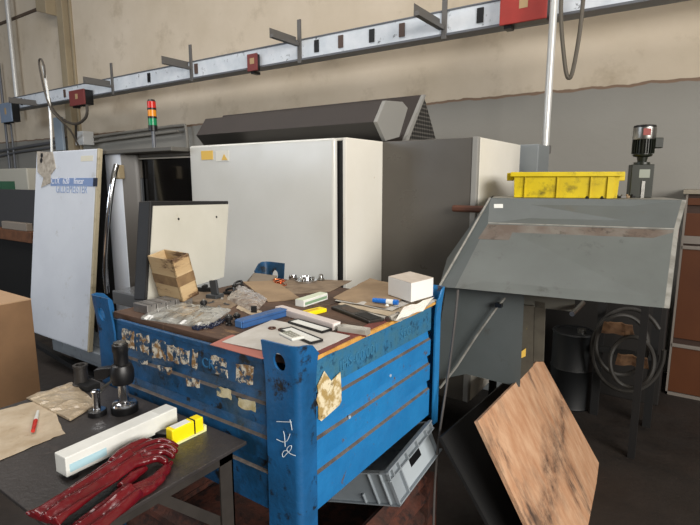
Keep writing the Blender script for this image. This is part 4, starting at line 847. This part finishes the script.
# gloves
def glove(name, label, wrist, knuck, wl_, wk, tips, thumb, dz=0, seed=0, cuff=1.15):
    m = MB(); A_ = Vector(Q(*wrist, .02+dz)); K_ = Vector(Q(*knuck, .02+dz)); d = (K_-A_); Ln = d.length; d.normalize(); s = Vector((-d.y, d.x, 0))
    rings = []; n = 26; k = 16
    for i in range(k+1):
        t = i/k; c = A_+d*Ln*t; hw = wl_*(1-t)+wk*t; hw *= 1+.12*math.sin(3.14*t*1.3)*0
        if t < .12: hw *= cuff-(cuff-1)*t/.12
        hh_ = (.010+.010*t)*(1+.2*math.sin(6*t+seed))
        rings.append([c+s*(hw*math.cos(2*math.pi*j/n))+Vector((0, 0, hh_*math.sin(2*math.pi*j/n)+(.006*math.cos(2.6*2*math.pi*hw/.045*math.cos(2*math.pi*j/n)*.5+4*t+seed) if j < n/2 else 0))) for j in range(n)])
    vs = [p for r in rings for p in r]; fs = [(i*n+j, i*n+(j+1) % n, (i+1)*n+(j+1) % n, (i+1)*n+j) for i in range(k) for j in range(n)]+[tuple(range(n))[::-1], tuple(range(k*n, (k+1)*n))]
    m.add(vs, fs)
    for i, pts in enumerate(tips):
        off = (i-(len(tips)-1)/2)/max(1, len(tips)-1)*2
        base = K_-d*.03+s*(-off*wk*.72)
        pp = [base]+[Vector(Q(a_, b_, .014+dz+z_)) for a_, b_, z_ in pts]
        m.tube(pp, [.0125]*3+[.0115]*3+[.009], n=12, smooth=5)
    tb = [Vector(Q(a_, b_, .014+dz+z_)) for a_, b_, z_ in thumb]; m.tube(tb, [.015, .0135, .012, .009], n=12, smooth=5)
    o = m.build(name, redglove, None, smooth=True)
    rm = o.modifiers.new('fuse', 'REMESH'); rm.mode = 'VOXEL'; rm.voxel_size = .0028; rm.use_smooth_shade = True
    sm = o.modifiers.new('soften', 'SMOOTH'); sm.factor = .6; sm.iterations = 12
    tex = bpy.data.textures.new(name+'_folds', 'CLOUDS'); tex.noise_scale = .055
    dp = o.modifiers.new('folds', 'DISPLACE'); dp.texture = tex; dp.strength = .006; dp.mid_level = .5
    return tag(o, label, 'glove', 'pair of red gloves')
glove('rubber_glove', 'glossy dark red rubber glove on top of its pair, beside the white carton', (42, 519), (133, 457), .052, .042,
      [[(150, 444, .006), (164, 441, .004), (177, 447, -.004)], [(152, 449, .006), (166, 446, .004), (177, 452, -.004)], [(150, 455, .004), (164, 452, .002), (174, 457, -.004)], [(146, 461, .002), (158, 458, .0), (167, 462, -.004)]], [(112, 462, .010), (128, 449, .012), (142, 442, .010), (152, 441, .004)], dz=.016, seed=1)
glove('rubber_glove', 'glossy dark red rubber glove lying underneath along the table edge', (66, 545), (132, 492), .05, .034,
      [[(148, 482, .002), (160, 473, .004), (172, 462, .0)], [(147, 486, .0), (158, 479, .0), (170, 468, .0)], [(144, 490, 0), (154, 485, 0), (164, 477, 0)], [(140, 494, 0), (148, 490, 0), (156, 485, 0)]], [(120, 488, .006), (134, 476, .008), (147, 468, .006)], dz=-.003, seed=2.2)
# ================================================================== CHIP CHUTE HOOD
hA, hB = at_z(490, 198, 1.62), at_z(682, 200, 1.62)
cA_, cB_ = at_z(488, 223, 1.49), at_z(674, 229, 1.49)
bA_, bB_ = at_z(455, 288, 1.2), at_z(664, 308, 1.2)
print('hood', hA, hB, cA_, cB_, bA_, bB_)
back = Vector((-(hB-hA).y, (hB-hA).x, 0)).normalized()
hood = thing('chip_hood', 'grey sloping steel hood with a worn brown strip, standing right of the blue bin', 'hood', ((hA.x+hB.x)/2, 2.9, 0))
th_ = back*.02
m = MB(); m.slab([hA, hB, cB_, cA_], th_); m.build('upper_panel', hoodtop, hood)
m = MB(); m.slab([cA_, cB_, bB_, bA_], th_+Vector((0, 0, .01))); lpn = m.build('lower_panel', hoodm, hood)
nf = (cB_-cA_).cross(bA_-cA_).normalized(); nf = -nf if nf.y > 0 else nf
m = MB(); q4 = [at_pl(x_, y_, cA_, nf) for x_, y_ in ((488, 224.5), (673.5, 230), (670, 247), (478, 239))]; m.slab(q4, nf*.0015); m.build('worn_strip', brownband, lpn)
m = MB(); m.tube([cA_, cB_], .004, smooth=0); m.build('crease', lipw, hood)
bk = back*.42
m = MB(); m.slab([hA, hB, hB+bk, hA+bk], (0, 0, -.012)); m.build('deck', lipw, hood)
# left side plate
sA = at_z(438, 286, 1.2); print('sA', sA)
sA = hA+(at_pl(438, 288, hA, Vector((hB-hA)).normalized())-hA)
m = MB(); uu = (hB-hA).normalized(); sl = uu*-.012
sA = at_z(439, 287, 1.2)
m.slab([hA, cA_, bA_, sA], th_)
m.build('side_wing', hoodside, hood)
m = MB(); m.slab([hA, sA, sA+back*.3+Vector((0, 0, .1)), hA+bk-Vector((0, 0, .3)), hA+bk], uu*.01); m.build('side_panel', hoodside, hood)
m = MB(); m.tube([hA, sA], .006, smooth=0); m.build('side_edge', lipw, hood)
# right side cheek
rc = [hB, cB_, bB_, bB_+back*.1, hB+bk-Vector((0, 0, .25)), hB+bk]
m = MB(); m.slab(rc, uu*.02); m.build('side_panel', lipw, hood)
m = MB(); m.slab([hB+uu*.021, at_pl(673, 240, hB, uu)+uu*.021, at_pl(676.5, 240, hB, uu)+uu*.021, hB+uu*.021+back*.05], uu*.002); 
q = at_pl(680, 207, hB+uu*.02, back); 
m = MB(); m.slab([at_pl(679, 207, hB, back), at_pl(681.5, 207, hB, back), at_pl(677.5, 239, hB, back), at_pl(675, 239, hB, back)], -back*.004); m.build('red_mark', mat('mark_red', '#8c3236', .6), hood)
m = MB(); m.slab([at_pl(494, 204, (hA+cA_)/2, (nf2 := (hB-hA).cross(cA_-hA).normalized())), at_pl(503, 204, hA, nf2), at_pl(503, 208, hA, nf2), at_pl(494, 208, hA, nf2)], -back*.003); m.build('label_plate', boxwhite, hood)
# lower hanging plate and bracket
pv = bA_+back*.12
pp = [at_pl(x_, y_, pv, back) for x_, y_ in ((447, 282), (524, 291), (524, 300), (520, 387), (490, 380), (466, 374), (436, 380), (438, 340))]
m = MB(); m.slab(pp, back*.01); m.build('lower_plate', hoodside, hood)
m = MB(); pv2 = bA_+back*.08; m.tube([at_pl(505, 298, pv2, back), at_pl(497, 307, pv2, back), at_pl(477, 335, pv2, back), at_pl(457, 366, pv2, back), at_pl(440, 388, pv2, back)], .006, smooth=0); m.build('stay_rod', lipw, hood, smooth=True)
m = MB(); v = at_pl(499, 305, pv2, back); m.box(v, (.03, .03, .02)); m.build('rod_clip', black, hood)
pv3 = bA_+back*.25
m = MB(); m.slab([at_pl(x_, y_, pv3, back) for x_, y_ in ((500, 290), (575, 298), (575, 312), (500, 303))], back*.2); m.build('cross_beam', mat('beam_grime', '#5b5a52', .6), hood)
m = MB(); m.slab([at_pl(x_, y_, pv3, back) for x_, y_ in ((534, 300), (546, 302), (544, 362), (533, 362))], back*.12); m.build('bracket', oldtan, hood, bevel=.004)
m = MB(); pv4 = bA_+back*.18; v0 = at_pl(521, 330, pv4, back); m.slab([at_pl(x_, y_, pv4, back) for x_, y_ in ((518, 305), (534, 306), (533, 366), (518, 382))], back*.02); br = m.build('warning_plate', oldtan, hood)
m = MB(); m.slab([at_pl(x_, y_, pv4, back) for x_, y_ in ((520.5, 352), (526, 348), (525.5, 356), (521, 358))], -back*.003); m.build('yellow_mark', stick_y, br)
m = MB(); m.cyl(at_pl(572, 314, bA_+back*.1, back), at_pl(583, 303, bA_+back*.3, back), .012); m.build('hinge_rod', steel, hood, smooth=True)
# dark frame that carries the hood
for s_ in (1.08, .065):
    p_ = hA+uu*s_*.9*(hB-hA).length+back*.38; fr = MB(); fr.bx(p_.x-.02, p_.x+.02, p_.y-.02, p_.y+.02, 0, 1.6); fr.build('stand_leg', blackm, hood)
# wooden bar
a_ = at_y(451, 208.5, 2.88); b_ = at_y(488, 210, 2.88)
m = MB(); m.slab([a_+Vector((0, 0, -.02)), a_+Vector((0, 0, .02)), Vector((b_.x, 2.88, a_.z+.02)), Vector((b_.x, 2.88, a_.z-.02))], (0, .04, 0)); tag(m.build('wooden_bar', mat('bar_brown', '#5c3523', .6, c2='#472a1c', sc=9), bevel=.012), 'short brown wooden bar sticking out left of the hood', 'bar')
# hanging cable at hood left
m = MB(); m.tube([at_y(458, 290, 2.2), at_y(455, 320, 2.15), at_y(448, 375, 2.1), at_y(440, 430, 2.0), at_y(435, 480, 1.95), at_y(433, 540, 1.9)], .006); tag(m.build('hanging_cable', mat('cable_grey2', '#4c4846', .5), smooth=True), 'thin dark cable hanging down right of the blue bin', 'cable')
# yellow tray
qa = at_z(513, 198, 1.622); qb = at_z(609, 198, 1.622); qa = hA+uu*.11+back*.1; 
yA = at_pl(514, 197, hA+back*.08, back); yB = at_pl(617, 197, hA+back*.08, back)
yA.z = yB.z = 1.622; yw = (yB-yA).length; T = frame(yA, uu, back); print('tray', yw)
hT = at_pl(560, 172.5, hA+back*.08, back).z-1.622; print(hT)
r_ = thing('yellow_tray', 'grimy yellow plastic tray standing on top of the grey hood', 'tray', T)
m = MB(T); dd = .30; tt = .005
def frust(m, x0, x1, y0, y1, z0, z1, g):
    m.add([(x0, y0, z0), (x1, y0, z0), (x1, y1, z0), (x0, y1, z0), (x0-g, y0-g, z1), (x1+g, y0-g, z1), (x1+g, y1+g, z1), (x0-g, y1+g, z1),
           (x0+tt, y0+tt, z0+tt), (x1-tt, y0+tt, z0+tt), (x1-tt, y1-tt, z0+tt), (x0+tt, y1-tt, z0+tt), (x0-g+tt, y0-g+tt, z1), (x1+g-tt, y0-g+tt, z1), (x1+g-tt, y1+g-tt, z1), (x0-g+tt, y1+g-tt, z1)],
          [(0, 3, 2, 1), (0, 1, 5, 4), (1, 2, 6, 5), (2, 3, 7, 6), (3, 0, 4, 7), (8, 9, 10, 11), (8, 12, 13, 9), (9, 13, 14, 10), (10, 14, 15, 11), (11, 15, 12, 8), (4, 5, 13, 12), (5, 6, 14, 13), (6, 7, 15, 14), (7, 4, 12, 15)])
frust(m, 0, yw, 0, dd, 0, hT-.006, .006); m.build('shell', yellow, r_, bevel=.003)
m = MB(T); m.bx(-.03, yw+.03, -.03, dd+.03, hT-.018, hT-.012); m.bx(-.03, yw+.03, -.03, -.012, hT-.018, hT+.004); m.bx(-.03, yw+.03, dd+.012, dd+.03, hT-.018, hT+.004); m.bx(-.03, -.012, -.03, dd+.03, hT-.018, hT+.004); m.bx(yw+.012, yw+.03, -.03, dd+.03, hT-.018, hT+.004)
m.v = m.v; m2 = MB(T); z0_, z1_ = hT-.022, hT+.003
m2.bx(-.025, yw+.025, -.025, -.006, z0_, z1_); m2.bx(-.025, yw+.025, dd+.006, dd+.025, z0_, z1_); m2.bx(-.025, -.006, -.02, dd+.02, z0_, z1_); m2.bx(yw+.006, yw+.025, -.02, dd+.02, z0_, z1_); m2.build('rim', yellow, r_, bevel=.003)
m = MB(T)
for t, w_ in ((.1, .006), (.42, .006), (.74, .006), (.9, .03)): m = MB(T); m.bx(t*yw, t*yw+w_, -.014, 0, 0, z0_); m.build('rib', yellow, r_)
for sx_ in (-.045, yw+.006):
    m = MB(T); m.bx(sx_, sx_+.04, .08, dd-.08, hT-.045, hT-.0); m.build('handle', yellow, r_, bevel=.004)
for i, x_ in enumerate((587, 602)):
    q = at_pl(x_, 196.5, hA+back*.03, back); q.z = 1.621; m = MB(); m.lathe([(.011, 0), (.011, .006), (.006, .008), (.006, .014)], q, n=6); tag(m.build('hex_bolt', black), ('left black bolt standing in front of the yellow tray', 'right black bolt standing in front of the yellow tray')[i], 'bolt', 'bolts before the yellow tray')
# coolant pump
q = hA+uu*.80*(hB-hA).length+back*.42; q = at_pl(639, 194, hA+back*.34, back); q.z = 1.62; sc_ = 1.0
T = frame(q, uu, back)
zt_ = at_pl(640, 125, q, back).z-1.62; print('pump h', zt_)
r_ = thing('coolant_pump', 'dark green electric pump motor standing behind the yellow tray', 'pump', T)
hS = zt_*.46; s = zt_/.44
m = MB(T); m.bx(-.062*s, .062*s, -.04, .05, 0, hS); m.build('stand', pumpgreen, r_, bevel=.004)
m = MB(T); m.bx(-.018*s, .04*s, -.0415, -.04, hS*.6, hS*.85); m.build('name_plate', mat('pump_plate', '#8b9085', .4), r_); m = MB(T); m.bx(.0, .018*s, -.046, -.04, 0, hS*.5); m.build('pipe_stub', steel, r_)
m = MB(T); m.lathe([(.045*s, hS), (.045*s, hS+.012), (.025*s, hS+.014), (.03*s, hS+.04), (.05*s, hS+.045), (.056*s, hS+.055)], n=32); m.build('flange', pumpgreen, r_, smooth=True)
m = MB(T); m.cyl((0, 0, hS+.055), (0, 0, zt_*.86), .05*s, n=32)
for i in range(24):
    an = i*2*math.pi/24; c_, s_ = math.cos(an), math.sin(an)
    m.slab([(.048*s*c_-.0015*s_, .048*s*s_+.0015*c_, hS+.06), (.062*s*c_-.0015*s_, .062*s*s_+.0015*c_, hS+.06), (.062*s*c_-.0015*s_, .062*s*s_+.0015*c_, zt_*.84), (.048*s*c_-.0015*s_, .048*s*s_+.0015*c_, zt_*.84)], (.003*s_, -.003*c_, 0))
m.build('finned_body', pumpgreen, r_, bevel=0)
m = MB(T); m.lathe([(.062*s, zt_*.8), (.064*s, zt_*.82), (.064*s, zt_*.96)], n=32); fc = m.build('fan_cover', steel, r_, smooth=True); m = MB(T); m.lathe([(.064*s, zt_*.95), (.06*s, zt_*.99), (.04*s, zt_)], n=32); m.build('top_cap', black, r_, smooth=True)
m = MB(T); m.bx(-.02*s, .02*s, -.066*s, -.06*s, zt_*.85, zt_*.94); m.build('red_badge', mat('badge_red', '#8a3a34', .5), fc)
m = MB(T); m.bx(.055*s, .1*s, -.03*s, .03*s, zt_*.68, zt_*.82); m.build('terminal_box', pumpgreen, r_, bevel=.004)
# small scraps right of the tray
for i in range(4):
    q = at_pl(617+i*5, 196.5, hA+back*(.16+.04*i), back); q.z = 1.6205; m = MB(place(q, 40*i)); m.bx(-.02, .02, -.01, .01, 0, .012); m.cyl((0, 0, .012), (0, 0, .02), .006)
    tag(m.build('metal_scrap', (blackm, bracket_m, envelope, blackm)[i], bevel=.002), 'small scrap of metal beside the yellow tray, '+('nearest the tray', 'second from the tray', 'third from the tray', 'nearest the pump')[i], 'scrap', 'scraps on the hood')
# ================================================================== RIGHT CABINET
CY = 4.665; cxl = at_y(665, 393, CY).x; ctz = at_y(684, 194, CY).z; print('cabinet', cxl, ctz)
cab = thing('drawer_cabinet', 'rust-brown drawer cabinet with grey trims at the right edge', 'cabinet', (cxl+.5, CY+.25, 0))
m = MB(); m.bx(cxl, cxl+1.0, CY+.02, WY-.02, .0, ctz); m.build('body', mat('cab_dark', '#3c2a22', .6), cab)
zs = [0.02, at_y(672, 345, CY).z, at_y(682, 241, CY).z, ctz]
zz_ = [(.03, at_y(672, 345, CY).z-.01), (at_y(672, 341, CY).z+.03, at_y(681, 245, CY).z-.03), (at_y(681, 238, CY).z+.02, at_y(684, 213, CY).z), (at_y(684, 205, CY).z, ctz-.03)]
for i, (a_, b_) in enumerate(zz_):
    m = MB(); m.bx(cxl+.015, cxl+.985, CY, CY+.02, a_, b_); d = m.build('drawer', cabm if i != 2 else cabm, cab, bevel=.003)
    if i < 2:
        m = MB(); m.bx(cxl+.01, cxl+.99, CY-.012, CY+.01, b_, b_+.028); m.build('handle', cabtrim, d, bevel=.004)
m = MB(); m.bx(cxl, cxl+1, CY-.006, CY+.02, zz_[2][0]-.06, zz_[2][0]); m.bx(cxl, cxl+.015, CY-.004, CY+.02, 0, ctz); m.bx(cxl, cxl+1, CY-.004, CY+.02, 0, .025); m.build('trim', cabtrim, cab)
m = MB(); m.bx(cxl-.02, cxl+1.02, CY-.02, WY-.01, ctz-.0, ctz+.03); m.build('top', mat('cab_top', '#8d8577', .6), cab, bevel=.003)
# ================================================================== WOOD BOARD, HOSES, BARREL
b0 = at_z(599, 463, .0); bL0 = Vector((b0.x+.1, 1.87, 0)); 
bt = Vector((-.7, 3.07, .668)); bl_ = Vector((-.65, 1.86, .763))
b0 = at_z(599, 463, .012)
bb0 = Vector((b0.x+.09, 1.90, .0))
pts = [b0, bt, bl_, bb0]; nn_ = (bt-b0).cross(bb0-b0).normalized(); nn_ = nn_ if nn_.x > 0 else -nn_
bl2 = at_pl(478, 421, b0, nn_); bt2 = at_pl(541, 357, b0, nn_); bb0 = at_pl(578, 632, b0, nn_)
TBd = frame(b0, (bb0-b0), (bt2-b0)); zb_s = 1 if (TBd.to_3x3()@Vector((0, 0, 1))).dot(nn_) > 0 else -1
bt_ = thing('plywood_board', 'stained plywood board leaning in the dark below the grey hood', 'board', TBd)
inv_ = TBd.inverted(); m = MB(TBd); m.slab([inv_@v for v in (b0, bt2, bl2, bb0)], (0, 0, -.018*zb_s)); m.build('sheet', boardm, bt_)
nt = boardm.node_tree; N = nt.nodes; L_ = nt.links; bs = N['Principled BSDF']; src = bs.inputs['Base Color'].links[0].from_socket
tc = N.new('ShaderNodeTexCoord'); se = N.new('ShaderNodeSeparateXYZ'); L_.new(tc.outputs['Object'], se.inputs[0])
def mth(op, a, b=None, c=None):
    q = N.new('ShaderNodeMath'); q.operation = op
    for i_, v_ in enumerate((a, b, c)):
        if v_ is None: continue
        if isinstance(v_, (int, float)): q.inputs[i_].default_value = v_
        else: L_.new(v_, q.inputs[i_])
    return q.outputs[0]
def nzz(sc, det):
    q = N.new('ShaderNodeTexNoise'); q.inputs['Scale'].default_value = sc; q.inputs['Detail'].default_value = det; q.inputs['Roughness'].default_value = .75; L_.new(tc.outputs['Object'], q.inputs['Vector']); return q.outputs['Fac']
off = mth('MULTIPLY_ADD', nzz(3, 2), .4, mth('MULTIPLY_ADD', se.outputs['X'], -.12, .27))
dist = mth('ABSOLUTE', mth('SUBTRACT', se.outputs['Y'], off))
bandm = mth('SUBTRACT', 1, mth('MULTIPLY', dist, 7.5)); bandm.node.use_clamp = True
sp_ = mth('MULTIPLY', bandm, mth('MULTIPLY_ADD', nzz(14, 8), 3.2, -1.1)); sp_.node.use_clamp = True
x = N.new('ShaderNodeMix'); x.data_type = 'RGBA'; L_.new(sp_, x.inputs[0]); L_.new(src, x.inputs[6]); x.inputs[7].default_value = hx('#3a2b24'); L_.new(x.outputs[2], bs.inputs['Base Color'])
off = Vector((-.16, 0, 0))
m = MB(); m.slab([b0+off-nn_*.03, bt2+off+Vector((0, 0, -.15)), bl2+off+Vector((0, 0, -.12)), bb0+off], -nn_*.015); tag(m.build('black_board', blackm), 'black board leaning behind the plywood board', 'board')
for i, (cx_, cy_, r1, yy, lb, ang) in enumerate([(628, 350, 36, 3.86, 'big grey hose loop hanging behind the hood', 0), (622, 345, 26, 3.79, 'inner grey hose loop inside the bigger loop', 1), (632, 362, 22, 3.72, 'short dark hose loop low inside the coil', 2)]):
    m = MB(); k = 24
    m.tube([at_y(cx_+r1*math.cos(2*math.pi*j/k+ang)*1.0, cy_+r1*1.15*math.sin(2*math.pi*j/k+ang), yy+.018*math.sin(3*2*math.pi*j/k+i)) for j in range(k+1 if i else k-1)], .014, smooth=2)
    tag(m.build('rubber_hose', hose_m, smooth=True), lb, 'hose', 'coiled hoses behind the hood')
m = MB(); m.bx(-1.0, -.12, 4.36, 4.75, 0, 1.42); tag(m.build('shade_backdrop', mat('shade_backdrop', '#171412', .7), bevel=.006), 'near-black backdrop block added behind the hoses to deepen the shade', 'cabinet')  # added block, a dark backdrop that deepens the gloom under the hood
rk = thing('hose_rack', 'dark upright rack carrying the hoses behind the hood', 'rack', (at_y(625, 345, 3.95).x, 3.95, 0))
for px_c in (600, 655):
    v = at_y(px_c, 340, 3.95); m = MB(); m.bx(v.x-.025, v.x+.025, 3.92, 3.97, 0, 1.3); m.build('upright', blackm, rk)
v0 = at_y(600, 345, 3.92); v1 = at_y(655, 345, 3.92)
for z_ in (.5, .95, 1.25): m = MB(); m.bx(v0.x-.03, v1.x+.03, 3.88, 3.92, z_, z_+.04); m.build('crossbar', blackm, rk)
v = at_y(573, 350, 4.03)
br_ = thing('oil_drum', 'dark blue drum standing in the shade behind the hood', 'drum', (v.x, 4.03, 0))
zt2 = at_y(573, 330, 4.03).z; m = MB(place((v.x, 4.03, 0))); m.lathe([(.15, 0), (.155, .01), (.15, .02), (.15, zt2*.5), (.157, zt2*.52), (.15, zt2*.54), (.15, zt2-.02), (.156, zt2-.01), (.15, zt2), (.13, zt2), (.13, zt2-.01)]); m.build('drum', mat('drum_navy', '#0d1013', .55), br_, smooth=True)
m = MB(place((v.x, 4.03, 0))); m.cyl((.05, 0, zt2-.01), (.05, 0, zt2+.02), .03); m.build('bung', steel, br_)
for i, (x_, y_) in enumerate(((618, 330), (632, 362))):
    v = at_y(x_, y_, 3.75); m = sheet([v+Vector((-.1, 0, -.05)), v+Vector((.1, 0, -.04)), v+Vector((.09, -.1, .06)), v+Vector((-.08, -.08, .05))], 8, 6, .02, 12, i+5, .004)
    tag(m.build('crumpled_rag', mat('rag_brown', '#8a6a4c', .9, c2='#5a4030', sc=10)), ('upper', 'lower')[i]+' brown rag tucked in the hose coil', 'rag', 'rags in the hose coil')
# ================================================================== LIGHT
def area(name, loc, rot, sx_, sy_, e, col):
    l = bpy.data.lights.new(name, 'AREA'); l.shape = 'RECTANGLE'; l.size = sx_; l.size_y = sy_; l.energy = e; l.color = col
    o = bpy.data.objects.new(name, l); C.objects.link(o); o.location = loc; o.rotation_euler = [R(a_) for a_ in rot]; return o
# window band high in the right wall (+X side), skylight, cooler windows in the front wall
area('window_light_right', (XR-.1, -1.6, 3.3), (0, 90, 0), 2.6, 5.5, 900, (1, .96, .9))
area('skylight', (-4, 1.2, ZC-.1), (0, 0, 0), 9, 1.6, 260, (1, .96, .92))
area('window_light_front', (-9, YF+.1, 3.2), (90, 0, 0), 6, 2.2, 260, (.82, .9, 1))
w = bpy.data.worlds.new('world'); bpy.context.scene.world = w; w.use_nodes = True; w.node_tree.nodes['Background'].inputs[0].default_value = (.5, .55, .6, 1); w.node_tree.nodes['Background'].inputs[1].default_value = .05
vs = bpy.context.scene.view_settings; vs.view_transform = 'Standard'; vs.look = 'None'; vs.exposure = 0; vs.gamma = 1; vs.use_curve_mapping = False
